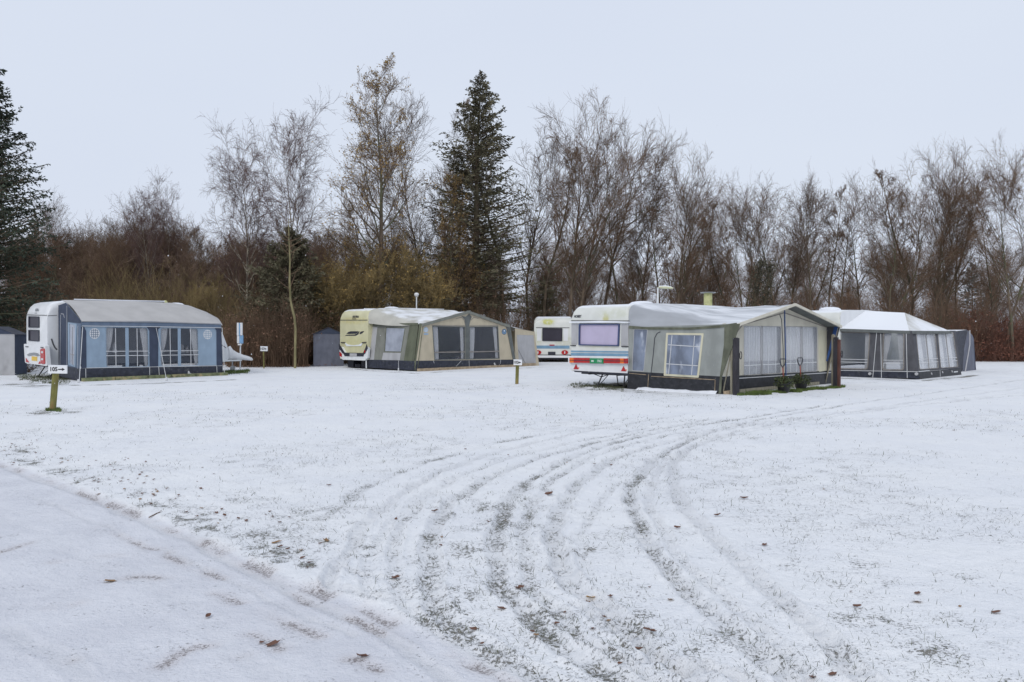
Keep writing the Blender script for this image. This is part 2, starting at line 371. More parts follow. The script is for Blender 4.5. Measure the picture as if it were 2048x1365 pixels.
GRIT = [LANE[(LANE[:, 1] < 12) & (LANE[:, 1] > 3)] + np.array([[-.03, -.05]])] + [gpath(p) for p in [[(110, 1118), (190, 1107), (280, 1106)], [(215, 1158), (280, 1146), (350, 1155)], [(325, 1322), (375, 1292), (430, 1283), (485, 1303)],
                           [(470, 1110), (540, 1140), (610, 1172), (690, 1205)], [(60, 1080), (0, 1100)], [(280, 1085), (330, 1100)], [(940, 1315), (1000, 1345)],[(500, 1262), (560, 1290)], [(400, 1076), (440, 1094), (500, 1120)], [(520, 1128), (600, 1160)], [(560, 1143), (650, 1178), (720, 1204)], [(780, 1236), (830, 1262), (900, 1296)], [(150, 980), (240, 1010), (330, 1046)], [(200, 1050), (330, 1105), (440, 1150)], [(430, 1180), (520, 1215), (640, 1265)], [(700, 1225), (760, 1255)], [(100, 1210), (160, 1200)], [(60, 1300), (150, 1310)], [(700, 1310), (760, 1330)], [(580, 1180), (640, 1215)]]]
BARE = [(905, 1195, .35, .9), (1025, 1185, .18, .8), (740, 1100, .22, .9), (1155, 1100, .25, .8), (1170, 1165, .15, .8), (265, 990, .22, .9), (225, 930, .25, .7), (180, 965, .3, .8), (320, 1010, .3, .8),
        (420, 1060, .35, .7), (550, 1100, .3, .9), (620, 1130, .15, .9), (560, 1060, .5, .5), (480, 1000, .8, .35), (1270, 1180, .2, .5), (1100, 1255, .35, .6), (1260, 1260, .4, .7), (1380, 1280, .3, .5),
        (1490, 1230, .25, .5), (1745, 1240, .28, .8), (1820, 1250, .3, .5), (1860, 1310, .25, .6), (910, 1230, .2, .8), (820, 935, 2.2, .35), (700, 985, 1.6, .35), (620, 1040, .9, .4), (1000, 1010, .6, .5),
        (1920, 1160, .25, .5), (1700, 1150, .6, .35), (1590, 1120, .5, .3), (1100, 880, 3, .3), (1550, 870, 2, .3), (1900, 940, 2, .3), (300, 880, 1.8, .3), (150, 870, 1.8, .45), (100, 824, .8, .9),
        (40, 815, 1.0, .8), (350, 800, 1.6, .55), (240, 855, 1.2, .3), (1200, 778, 1.2, .8), (1275, 783, .9, .8), (1320, 845, 2, .4), (1033, 772, .6, .7), (870, 775, 3, .4), (650, 790, 2.5, .25),
        (1740, 762, 2, .45), (1900, 757, 1.6, .5), (60, 770, 1.6, .9), (130, 758, 1.5, .9), (480, 745, 1.5, .9), (450, 742, 1.5, .9), (1600, 792, 1.0, .5), (700, 738, 2, .5), (1930, 1245, .3, .4), (60, 925, .5, .8), (120, 945, .4, .8), (30, 905, .5, .7), (380, 1035, .4, .7), (500, 1075, .4, .6), (640, 1090, .3, .5), (840, 1160, .3, .6), (880, 1120, .3, .6), (960, 1110, .5, .5), (1010, 1060, .5, .5), (930, 1020, .6, .5), (1190, 1020, .4, .4), (1110, 1230, .3, .7), (1330, 1310, .35, .7), (1200, 1300, .3, .6), (1460, 1270, .3, .5), (1590, 1330, .3, .6)]
def sdist(X, Y, path):
    """distance to a polyline, which side, and position along it"""
    best = np.full(X.shape, 1e9); side = np.zeros(X.shape); along = np.zeros(X.shape); acc = 0
    for a, b in zip(path[:-1], path[1:]):
        d = b - a; L = np.hypot(*d) + 1e-9; t = np.clip(((X - a[0]) * d[0] + (Y - a[1]) * d[1]) / L ** 2, 0, 1)
        dx = X - a[0] - t * d[0]; dy = Y - a[1] - t * d[1]; q = np.hypot(dx, dy); k = q < best
        best = np.where(k, q, best); side = np.where(k, np.sign(dx * d[1] - dy * d[0]), side); along = np.where(k, acc + t * L, along); acc += L
    return best, side, along
def ground_at(X, Y, full=True):
    """height, grass showing (0..1), grit (0..1)"""
    Z = (fbm(X * .35, Y * .35, 3, 5) - .5) * .05 * np.clip((Y - 2) / 8, .2, 1)
    near = np.clip(1.6 - np.hypot(X, Y) / 22, 0, 1)
    Z = Z + ((fbm(X * 2.2, Y * 2.2, 4, 9) - .5) * .022 + (fbm(X * 11, Y * 11, 3, 19) - .5) * .016) * near
    bare = np.clip((fbm(X * .55, Y * .55, 5, 30) - .5) * 1.8, 0, .17); grit = np.zeros(X.shape); rut = np.zeros(X.shape)
    for path, dep, w, g in RUTS + LANERUTS:
        m = (X > path[:, 0].min() - 1) & (X < path[:, 0].max() + 1) & (Y > path[:, 1].min() - 1) & (Y < path[:, 1].max() + 1)
        if not m.any(): continue
        x, y = X[m], Y[m]; d, sd, al = sdist(x + (fbm(x * 2.3, y * 2.3, 3, 60) - .5) * .14, y + (fbm(x * 2.3, y * 2.3, 3, 70) - .5) * .14, path)
        br = .5 + .5 * np.clip((fbm(al * 1.1, al * 0 + dep * 900, 2, 3) - .25) * 2.2, 0, 1)
        cut = np.exp(-(d / w) ** 4) * br; ri = np.exp(-((d - w * 1.45) / (w * .30)) ** 2)
        rut[m] = np.maximum(rut[m], np.exp(-(d / (w * 1.1)) ** 4) * (.45 + .55 * br) * min(1, dep / .03)); Z[m] += -dep * 1.25 * cut * (.8 + .4 * np.sin(al * 38 + d * 18)) + dep * .7 * ri * (fbm(x * 7, y * 7, 3, 81) * 2.2 - .4)
        bare[m] = np.maximum(bare[m], g * np.exp(-(np.maximum(d - w * .3, 0) / (w * 1.0)) ** 2) * .7 * np.clip(fbm(x * 2.2, y * 2.2, 4, 44) * 3.4 - .9, .12, 1.2))
    for px, py, r, g in BARE:
        g = g * (.38 if r >= 1 and py < 1000 and py > 785 else .62 if py > 1150 and r < .6 else .85); r = r * .85
        c = gp(px, py); q = np.hypot(X - c.x, Y - c.y) / r
        m = q < 2.2; x, y = X[m], Y[m]
        bare[m] = np.maximum(bare[m], g * np.exp(-q[m] ** 2) * np.clip(fbm(x * 3.5 / max(.3, r) + px, y * 3.5 / max(.3, r), 4, 50) * 3.2 - 1.0, 0, 1.1))
    d, sd, al = sdist(X, Y, LANE); s = d * sd                     # positive = on the lane
    s = s + (fbm(X * 1.5, Y * 1.5, 3, 90) - .5) * .10
    on = np.clip(s / .12 + .5, 0, 1); on = on * on * (3 - 2 * on)
    Z = Z * (1 - .6 * on) - .020 * on + .004 * np.exp(-((s + .10) / .08) ** 2)
    bare = bare * (1 - on)
    # the wood: leaf litter instead of snow under the trees
    for pth in GRIT:
        m = (X > pth[:, 0].min() - .6) & (X < pth[:, 0].max() + .6) & (Y > pth[:, 1].min() - .6) & (Y < pth[:, 1].max() + .6)
        if m.any():
            x, y = X[m], Y[m]; q, _, _ = sdist(x, y, pth); v = np.exp(-(q / .06) ** 2) * np.clip(fbm(x * 4, y * 4, 4, 99) * 3.6 - 1.2, 0, 1)
            grit[m] = np.maximum(grit[m], v); Z[m] -= .008 * v
    return Z, bare, grit, on, rut
ang = np.concatenate([np.linspace(-180, -44, 30)[:-1], np.linspace(-44, 44, 620), np.linspace(44, 180, 30)[1:]]) * np.pi / 180
rad = np.concatenate([[.0, .8, 1.6], np.geomspace(2.4, 60, 460), np.geomspace(64, 900, 26)])
A_, R_ = np.meshgrid(ang, rad); GX, GY = np.sin(A_) * R_, np.cos(A_) * R_
GZ, GB, GG, GL, GR = ground_at(GX, GY)
for (ox, oy, an, x0, x1, y0, y1) in ((3.444, 23.68, .783, .15, 6.3, -.1, 2.1), (-6.686, 37.175, .829, .1, 6.4, -.1, 2.1), (-16.707, 28.774, .84, .1, 6.8, -.1, 2.15), (12.57, 30.644, .762, .1, 6, -.1, 2.1), (3.51, 46, R(86), .0, 5.3, .1, 2.2)):
    dx, dy = GX - ox, GY - oy; lx = dx * math.cos(an) + dy * math.sin(an); ly = -dx * math.sin(an) + dy * math.cos(an)      # no snow falls under a caravan
    e = np.minimum(np.minimum(lx - x0, x1 - lx), np.minimum(ly - y0, y1 - ly)) + (fbm(GX * 2, GY * 2, 3, 8) - .5) * .5
    GB = np.maximum(GB, np.clip(e * 4 + .4, 0, 1.6)); GZ = np.where(e > 0, GZ - .02, GZ)
GZ = np.where(R_ > 70, GZ * 0, GZ)
def np_mesh(name, V, Fq, mats, parent=None, attrs=None, smooth=True, fm=None):
    me = bpy.data.meshes.new(name); nv = len(V); me.vertices.add(nv); me.vertices.foreach_set('co', np.ascontiguousarray(V, np.float32).ravel())
    k = Fq.shape[1]; nf = len(Fq); me.loops.add(nf * k); me.loops.foreach_set('vertex_index', np.ascontiguousarray(Fq, np.int32).ravel())
    me.polygons.add(nf); me.polygons.foreach_set('loop_start', np.arange(0, nf * k, k, dtype=np.int32))
    try: me.polygons.foreach_set('loop_total', np.full(nf, k, np.int32))
    except Exception: pass
    if fm is not None: me.polygons.foreach_set('material_index', fm.astype(np.int32))
    if smooth: me.polygons.foreach_set('use_smooth', np.ones(nf, bool))
    for m in mats: me.materials.append(M[m] if isinstance(m, str) else m)
    for a, v in (attrs or {}).items(): me.attributes.new(a, 'FLOAT', 'POINT').data.foreach_set('value', v.astype(np.float32).ravel())
    me.update(); return me
def ground_mat():
    m = bpy.data.materials.new('snow_ground'); m.use_nodes = True; n, l = m.node_tree.nodes, m.node_tree.links; b = n['Principled BSDF']
    t = n.new('ShaderNodeTexCoord')
    def noise(s, d=4, r=.6):
        q = n.new('ShaderNodeTexNoise'); q.inputs['Scale'].default_value = s; q.inputs['Detail'].default_value = d; q.inputs['Roughness'].default_value = r
        l.new(t.outputs['Object'], q.inputs['Vector']); return q.outputs[0]
    def attr(a): q = n.new('ShaderNodeAttribute'); q.attribute_name = a; return q.outputs['Fac']
    def math_(op, a, b_=None, c=None):
        q = n.new('ShaderNodeMath'); q.operation = op
        for i, v in enumerate((a, b_, c)):
            if v is None: continue
            if isinstance(v, (int, float)): q.inputs[i].default_value = v
            else: l.new(v, q.inputs[i])
        return q.outputs[0]
    def step(src, lo, hi):
        q = n.new('ShaderNodeMapRange'); q.interpolation_type = 'SMOOTHSTEP'; q.inputs[1].default_value = lo; q.inputs[2].default_value = hi; l.new(src, q.inputs[0]); return q.outputs[0]
    def mixc(f, a, c):
        q = n.new('ShaderNodeMix'); q.data_type = 'RGBA'; l.new(f, q.inputs[0])
        for i, v in ((6, a), (7, c)):
            if isinstance(v, tuple): q.inputs[i].default_value = (*v, 1)
            else: l.new(v, q.inputs[i])
        return q.outputs[2]
    sn = mixc(step(noise(.8, 3), .3, .7), (.80, .815, .84), (.845, .855, .865))
    sn = mixc(attr('lane'), sn, mixc(step(noise(1.7, 4), .35, .65), (.66, .67, .715), (.72, .73, .77)))
    sn = mixc(math_('MULTIPLY', attr('rut'), math_('MULTIPLY_ADD', noise(18, 4), .8, .1)), sn, (.58, .59, .61))
    gr = mixc(step(noise(14, 3), .4, .6), (.10, .10, .07), (.20, .18, .14))
    thr = math_('MULTIPLY_ADD', attr('bare'), .22, 0.0)
    sp = math_('ADD', math_('MULTIPLY_ADD', noise(42, 6, .8), .72, math_('MULTIPLY', noise(3, 5, .65), .28)), thr)
    mask = math_('MULTIPLY', step(sp, .59, .66), .9)
    c = mixc(mask, sn, gr)
    gm = math_('MULTIPLY', step(math_('ADD', noise(55, 5, .75), math_('MULTIPLY', attr('grit'), .30)), .70, .86), .8)
    halo = math_('MULTIPLY', attr('grit'), .38)
    c = mixc(halo, c, (.54, .49, .48)); c = mixc(gm, c, (.17, .145, .14))
    l.new(c, b.inputs['Base Color']); b.inputs['Roughness'].default_value = .75; b.inputs['Specular IOR Level'].default_value = .25
    h = math_('ADD', math_('MULTIPLY', noise(9, 6, .65), 1.0), math_('MULTIPLY', noise(60, 3), .25)); h = math_('SUBTRACT', h, math_('MULTIPLY', mask, .35))
    bp = n.new('ShaderNodeBump'); bp.inputs['Strength'].default_value = .75; bp.inputs['Distance'].default_value = .045; l.new(h, bp.inputs['Height']); l.new(bp.outputs[0], b.inputs['Normal'])
    return m
nr, na = GX.shape; idx = np.arange(nr * na).reshape(nr, na)
Fq = np.stack([idx[:-1, :-1], idx[:-1, 1:], idx[1:, 1:], idx[1:, :-1]], -1).reshape(-1, 4)
me = np_mesh('ground', np.stack([GX, GY, GZ], -1).reshape(-1, 3), Fq, [ground_mat()], attrs={'bare': GB, 'grit': GG, 'lane': GL, 'rut': GR})
tag(link('ground', me), 'snow covered grass field with curving wheel ruts and a lane at its edge', None, None, 'structure')
gz1 = lambda x, y: float(ground_at(np.array([float(x)]), np.array([float(y)]))[0][0])

# ------------------------------------------------------------------ caravans
def caravan(rig, L, W, zb, prof_rear, prof_front, r, shell, label, wheel_x=None, name='caravan'):
    """body lofted along its length; prof_* list (x inset, roof height); origin = near rear corner; y runs away from the awning"""
    t = root(name, rig.o, rig.ang, label, 'caravan')
    st = [(x, z, zb) for x, z in prof_rear] + [(L - x, z, b) for x, z, b in prof_front]
    def loop(x, zt, b):
        pts = [rig(x, 0, b + .0)]
        rq_ = min(r, (zt - b) * .45)
        for j in range(7): a = math.pi / 2 * j / 6; pts.append(rig(x, rq_ - rq_ * math.cos(a), zt - rq_ + rq_ * math.sin(a)))
        for j in range(7): a = math.pi / 2 * j / 6; pts.append(rig(x, W - rq_ + rq_ * math.sin(a), zt - rq_ + rq_ * math.cos(a)))
        pts.append(rig(x, W, b)); return pts
    mb = MB(); loops = [loop(*s) for s in st]; n = len(loops[0]); vs = [p for lp in loops for p in lp]; fs = []
    for i in range(len(loops) - 1): fs += [(i * n + j, (i + 1) * n + j, (i + 1) * n + (j + 1) % n, i * n + (j + 1) % n) for j in range(n)]
    fs += [tuple(range(n)), tuple(range((len(loops) - 1) * n, len(loops) * n))[::-1]]
    mb.add(vs, fs); body = mb.build('body', shell, t, smooth=True)
    ch = MB()
    for y in (W * .25, W * .75): ch.box(rig(L * .48, y, zb - .05), (L * .9, .06, .09), rig.ang)
    ch.box(rig(L * .5, W / 2, zb - .06), (.10, W * .9, .08), rig.ang); ch.box(rig(.25, W / 2, zb - .05), (.06, W * .8, .07), rig.ang)
    ch.build('chassis', 'dark_steel', t)
    wx = wheel_x or L * .52
    for y in (.14, W - .14):
        w = MB().lathe(rig(wx, y - .09, .33), [(.20, 0), (.31, .01), (.335, .05), (.335, .13), (.31, .17), (.20, .18)], 20, rig.w).build('wheel', 'rubber', t, smooth=True)
        MB().lathe(rig(wx, y - .095, .33), [(.19, 0), (.19, .19)], 14, rig.w).build('rim', 'steel', w)
    return t, body
def steady(t, rig, x, y, top, dx=.25):
    MB().tube([rig(x, y, top), rig(x - dx * .3, y, .03)], .022, 6).tube([rig(x + .35, y, top), rig(x - dx * .1, y, .12)], .012, 5).box(rig(x - dx * .3, y, .025), (.14, .12, .02), rig.ang).build('steady_leg', 'dark_steel', t)
def roof_dome(t, c, r, m='ridge_white', name='roof_hatch', flat=.35):
    MB().lathe(c, [(r, 0), (r * .97, r * flat * .4), (r * .75, r * flat * .8), (r * .35, r * flat), (.01, r * flat * 1.02)], 16).build(name, m, t, smooth=True)

# ---- rig A : white caravan with the silver roofed awning (nearest, right of centre)
A = Rig(3.444, 23.68, .783)
cA, bA = caravan(A, 6.4, 2.22, .455, [(0, 2.20), (.02, 2.30), (.07, 2.40), (.17, 2.48), (.32, 2.52), (.6, 2.54), (3, 2.56)], [(1.2, 2.54, .455), (.5, 2.40, .455), (.12, 2.0, .455), (0, 1.4, .6)], .20, 'shell_moss_a',
                 'white caravan with blue stripe, red light strip and green plate, moss stained top')
pA = A.plane((0, 0, 0), (0, 1, 0), (0, 0, 1))
MB().sheet(pA, [(1143, 641), (1259, 641.5), (1259, 643), (1143, 642.5)], (), .0, .02).build('seam', 'seam', cA)
MB().sheet(pA, [(1142, 643.6), (1170, 643.2), (1200, 642.2), (1235, 643.0), (1260, 644), (1260, 646), (1142, 646)], (), 0, .09).build('snow_ledge', 'snow_pile', cA)
text(cA, pA, 1155.5, 633.5, 'HOBBY', .08, 'dark_trim', 'lettering', .005, .85, .004)
window(cA, pA, [(1159, 648), (1240.5, 648), (1238.8, 693), (1158.5, 691)], 'window_frame_blue', 'blind_lilac', 2.3, 2, fth=.05, label='wide rear window with a lilac blind drawn')
for q in ([(1143, 648), (1156, 648), (1155, 690), (1143, 689.5)], [(1243, 648), (1257, 648), (1256, 693), (1242, 692.5)]):
    MB().sheet(pA, rq(q, 1.5), (), .0, .006).build('grey_panel', 'light_grey_cloth', cA)
for q in ([(1142, 690.5), (1152, 690.7), (1152, 692.6), (1142, 692.4)], [(1244, 692.3), (1257, 692.6), (1257, 694.6), (1244, 694.3)]):
    MB().sheet(pA, rq(q, .8), (), 0, .04).build('handle', 'dark_steel', cA)
MB().sheet(pA, [(1142, 701.5), (1257, 703), (1257, 706), (1142, 704.5)], (), .0, .012).build('stripe', 'blue_band', cA)
MB().sheet(pA, [(1142, 706.2), (1257, 707.6), (1257, 713), (1142, 711.6)], (), .0, .010).build('stripe', 'blue_band', cA)
MB().sheet(pA, [(1141, 712.2), (1258, 713.8), (1258, 716.5), (1141, 714.8)], (), .0, .08).build('ledge', 'ridge_white', cA)
pAb = A.plane((-.10, 0, 0), (-.10, 1, 0), (-.10, 0, 1))
MB().sheet(pA, [(1140.5, 715), (1257.5, 716.7), (1257.5, 729), (1140.5, 727)], (), .0, .10).build('bumper', 'ridge_white', cA)
mb = MB()
for (x0, x1, m) in ((1140, 1148.5, 'orange_plastic'), (1148.8, 1180.5, 'red_plastic'), (1208.5, 1241, 'red_plastic'), (1241.3, 1248.5, 'orange_plastic'), (1248.8, 1256.5, 'red_plastic')):
    f = lambda x: (x - 1140) / 117 * 1.8
    lp = MB().sheet(pAb, [(x0, 715.8 + f(x0)), (x1, 715.8 + f(x1)), (x1, 725.8 + f(x1)), (x0, 725.8 + f(x0))], (), .001, .03).build('tail_light', m, cA)
    MB().sheet(pAb, [(x0, 720.2 + f(x0)), (x1, 720.2 + f(x1)), (x1, 721.4 + f(x1)), (x0, 721.4 + f(x0))], (), .033, .004).build('lens_rib', 'dark_trim', lp)
gpl = MB().sheet(pAb, [(1181, 716.8), (1208, 717.4), (1208, 727.6), (1181, 727)], (), .001, .035).build('number_plate', 'green_plate', cA)
text(gpl, pAb, 1200, 722.6, '1962', .075, 'plate_print', 'lettering', .038, .9, .003)
MB().sheet(pAb, [(1184, 720.6), (1189, 720.7), (1189, 724.2), (1184, 724.1)], (), .036, .004).build('plate_emblem', 'plate_print', gpl)
MB().sheet(pA, [(1142, 727.5), (1257, 729.5), (1256, 747), (1148, 741.5), (1146, 739)], (), -.02, .05).build('lower_panel', 'bright_shell', cA)
MB().sheet(pA, [(1147, 741.5), (1256, 747), (1256, 751), (1150, 744.5)], (), -.06, .07).build('underside_trim', 'dark_trim', cA)
for cx, cy in ((1153.5, 734), (1248.5, 738)):
    o = MB().sheet(pA, [(cx - 4.6, cy + 4.6), (cx + 4.8, cy + 5), (cx + .2, cy - 5.4)], (), .03, .02).build('reflector', 'red_plastic', cA)
    MB().sheet(pA, [(cx + 4.2, cy + .5), (cx + 6.4, cy + 2), (cx + 5.2, cy + 4.6)], (), .03, .012).build('small_marker', 'orange_plastic', cA)
steady(cA, A, .25, 1.15, .42, .9); steady(cA, A, .3, .35, .42, .2)
MB().tube([A(.35, 1.7, .40), A(.30, 1.25, .30), A(.30, .9, .40)], .014, 5).tube([A(.6, .9, .42), A(.62, .85, .04)], .018, 5).box(A(.62, .85, .03), (.25, .2, .04), A.ang).build('support_jack', 'dark_steel', cA)
roof_dome(cA, A(1.9, .9, 2.53), .42, 'snow_pile'); roof_dome(cA, A(4.4, 1.0, 2.53), .35, 'snow_pile')

def awning(rig, label, prof_back, prof_front, yf, roofm, m=36, nrow=12, wr=.02, seed=0, sag=.05, V0=0.0):
    """root + roof: ruled sheet between the caravan's silhouette and the front arch"""
    t = root('awning', rig(0, V0, 0), rig.ang, label, 'awning')
    def samp(pr, k):
        xs = [p[0] for p in pr]; zs = [p[1] for p in pr]; L = [0]
        for i in range(1, len(pr)): L.append(L[-1] + math.hypot(xs[i] - xs[i - 1], zs[i] - zs[i - 1]))
        s = np.linspace(0, L[-1], k); return np.interp(s, L, xs), np.interp(s, L, zs)
    xb, zb_ = samp(prof_back, m); xf, zf = samp(prof_front, m); rows = []
    for i in range(nrow):
        a = i / (nrow - 1); row = []
        for j in range(m):
            x = xb[j] * (1 - a) + xf[j] * a; z = zb_[j] * (1 - a) + zf[j] * a; y = yf * a
            e = math.sin(math.pi * a)
            nz_ = float(vnoise(np.array([x * 1.3 + seed]), np.array([y * 2.2 + x * 1.2]))[0] - .5) + .5 * math.sin(x * 5 + y * 2.5 + seed)
            row.append(rig(x, y, z - sag * e + wr * nz_ * e))
        rows.append(row)
    under = [[p - Vector((0, 0, .012)) for p in r_] for r_ in rows]
    mb = MB().grid(rows); mb.grid([r_[::-1] for r_ in under]); o = mb.build('roof', roofm, t, smooth=True)
    return t, rows
# awning A
VA, LA, OV = -3.11, 6.62, -.44
back = [(.0, 1.86), (.01, 2.2), (.06, 2.38), (.17, 2.48), (.4, 2.54), (.9, 2.57), (3.31, 2.59), (5.8, 2.57), (6.4, 2.3), (6.62, 1.9)]
front = [(0, 1.89), (3.31, 2.515), (6.5, 1.89)]
aA, rowsA = awning(A, 'awning with snowy silver roof and pale gabled front behind two planted pots', back, front, VA + OV, 'roof_silver', 60, 20, .085, 3, .10)
pf = A.plane((0, VA, 0), (1, VA, 0), (0, VA, 1)); ps = A.plane((0, 0, 0), (0, 1, 0), (0, 0, 1))
# front wall (recessed under the porch) with two window openings
WL = [(1487, 652), (1562, 653), (1561, 749), (1487, 752.5)]; WR = [(1571, 653), (1634, 654), (1635, 743), (1571, 748.5)]
MB().sheet(pf, [(1444.5, 753), (1444.5, 648), (1590, 613), (1668, 648), (1662, 741)], [rq(WL, 2), rq(WR, 2)], 0, .008).build('front_wall', 'cream_cloth', aA)
MB().sheet(pf, [(1636.5, 660), (1658, 662), (1659.5, 740.5), (1637.5, 744)], (), .009, .004).build('side_panel', 'cream_yellow_cloth', aA)
MB().sheet(pf, [(1444.5, 753.5), (1662, 741.5), (1662, 768), (1444.5, 788)], (), .0, .012).build('mud_skirt', 'skirt_black', aA)
ribbons(aA, pf, [((1470, 757.5), (1661, 745.5))], .022, 'skirt_piping', 'piping', .014)
for q, splits in ((WL, ((1487, 1522), (1524, 1562))), (WR, ((1571, 1602), (1604, 1634)))):
    for i, (x0, x1) in enumerate(splits):
        g = lambda x: (x - 1487) / 147 * 2
        qq = [(x0, 652.5 + g(x0)), (x1, 652.5 + g(x1)), (x1, 752.5 - (x1 - 1487) * .063), (x0, 752.5 - (x0 - 1487) * .063)]
        w = window(aA, pf, qq, 'light_grey_cloth', 'pvc_pale', 1.1, 3, fth=.012)
        sh = shrink(qq, 1.2)
        mb = MB()
        for k in (.3, .72): a, b = lerp(sh[0], sh[1], k), lerp(sh[3], sh[2], k); mb.slab([strip(pf, a, b, .016)], pf.n, .006, .004)
        a, b = lerp(sh[0], sh[3], .80), lerp(sh[1], sh[2], .80); mb.slab([strip(pf, a, b, .02)], pf.n, .007, .004)
        mb.build('muntin', 'ridge_white', w)
    curtain(aA, pf, (q[0][0] + 1, q[0][1]), (q[1][0] - 1, q[1][1]), lerp(q[1], q[2], .72), lerp(q[0], q[3], .72), -.12, 14, 'curtain')
    curtain(aA, pf, lerp(q[0], q[3], .70), lerp(q[1], q[2], .70), q[2], q[3], -.13, 14, 'net_curtain')
# zip and blue strap at the centre of the gable
ribbons(aA, pf, [((1562.5, 640), (1565.5, 700)), ((1565.5, 700), (1566, 752)), ((1558, 628), (1562.5, 640))], .03, 'zip', 'dark_trim', .012)
ribbons(aA, pf, [((1568, 621), (1568.5, 655)), ((1568.5, 655), (1570.5, 752))], .055, 'blue_strap', 'blue_strap', .02)
ribbons(aA, pf, [((1471, 668), (1484, 650)), ((1484, 650), (1568, 626)), ((1568, 626), (1655, 656)), ((1655, 656), (1660, 742))], .03, 'piping', 'taupe_cloth', .012)
# side wall
SW = [(1333, 666), (1408, 667), (1398, 756), (1328, 752)]; SC = [(1268, 658), (1296, 659), (1288, 743.5), (1264, 742)]
MB().sheet(ps, [(1258, 655), (1474, 648), (1462, 700), (1444, 753.5), (1256.5, 743)], [rq(SW, 1), rq(SC, 2)], 0, .008).build('side_wall', 'side_grey_cloth', aA)
window(aA, ps, SW, 'cream_yellow_cloth', 'pvc_bluish', 4.2, 2, fth=.018, poff=.010); window(aA, ps, SC, 'light_grey_cloth', 'pvc_bluish', 1.2, 2, fth=.012)
ribbons(aA, ps, [((1345, 671), (1338, 748)), ((1390, 672), (1384, 750)), ((1337, 690), (1400, 694)), ((1333, 728), (1396, 732))], .02, 'window_seam', 'piping', .018)
MB().sheet(ps, [(1256, 743), (1444, 753.5), (1444, 788), (1255, 777.5)], (), 0, .012).build('mud_skirt', 'skirt_black', aA)
ribbons(aA, ps, [((1259, 747), (1293, 750)), ((1303, 753), (1431, 760)), ((1431, 760), (1430, 786)), ((1298, 749), (1296, 778))], .016, 'skirt_piping', 'timber_tan', .014)
ribbons(aA, ps, [((1321, 664), (1315, 667)), ((1315, 667), (1310, 676)), ((1310, 676), (1307, 710)), ((1307, 710), (1302, 752))], .02, 'zip', 'dark_trim', .012)
MB().sheet(ps, [(1259, 652), (1300, 655), (1380, 655.5), (1440, 651), (1474, 646), (1474, 650), (1440, 656), (1380, 660), (1300, 659.5), (1259, 657.5)], (), .004, .03).build('eave_band', 'moss_green_cloth', aA)
MB().sheet(ps, [(1450, 650), (1481, 648), (1474, 670), (1462, 704), (1445, 752), (1443, 787), (1438, 789), (1441, 752), (1449, 690)], (), .010, .02).build('porch_flap', 'moss_green_cloth', aA)
# right porch flap, inner face
psr = A.plane((LA - .12, 0, 0), (LA - .12, 1, 0), (LA - .12, 0, 1))
MB().slab([[A(6.5, VA, 1.88), A(6.5, VA + OV, 1.88), A(6.5, VA - .12, .6), A(6.5, VA, .1)]], A.u, 0, .02).build('porch_flap', 'charcoal_cloth', aA)
MB().slab([[A(6.40, VA + OV + .02, 1.88), A(6.40, VA + OV + .14, 1.88), A(6.4, VA - .03, .75), A(6.4, VA - .08, .75)]], A.u, 0, .02).build('blue_strap', 'blue_strap', aA)
MB().slab([[A(6.55, VA, .02), A(6.55, 0, .02), A(6.5, 0, 1.9), A(6.5, VA, 1.88)]], A.u, 0, .01).build('side_wall', 'side_grey_cloth', aA)
# canopy band along the gable and the raft of its underside
def band(parent, rig, y, pts, w, m, name='canopy_band', th=.05, back=.0):
    mb = MB()
    for (x0, z0), (x1, z1) in zip(pts[:-1], pts[1:]):
        lp = [rig(x0, y, z0), rig(x1, y, z1), rig(x1, y, z1 - w), rig(x0, y, z0 - w)]
        mb.slab([lp], -rig.w, 0, th)
    return mb.build(name, m, parent)
band(aA, A, VA + OV, [(-.02, 1.90), (3.31, 2.53), (6.55, 1.90)], .075, 'cream_cloth')
mb = MB()
for s in (0, 1):
    x0, x1 = ((.0, 3.31), (3.31, 6.52))[s]; z0, z1 = ((1.875, 2.5), (2.5, 1.875))[s]
    mb.slab([[A(x0, VA, z0 - .02), A(x1, VA, z1 - .02), A(x1, VA + OV, z1 - .03), A(x0, VA + OV, z0 - .03)]], Vector((0, 0, -1)), 0, .01)
mb.build('canopy_lining', 'grey_band', aA)
for x in (.05, 6.44): MB().tube([A(x, VA + OV + .04, 1.86), A(x, VA, .03)], .018, 6).build('frame_pole', 'post_beige', aA)
MB().slab([[A(.03, -.03, .012), A(6.5, -.03, .012), A(6.5, VA + .03, .012), A(.03, VA + .03, .012)]], Vector((0, 0, 1)), .05, .01).build('groundsheet', 'groundsheet', aA)
MB().box(A(3.3, VA - .06, .06), (5.0, .05, .09), A.ang).build('base_board', 'post_beige', aA)

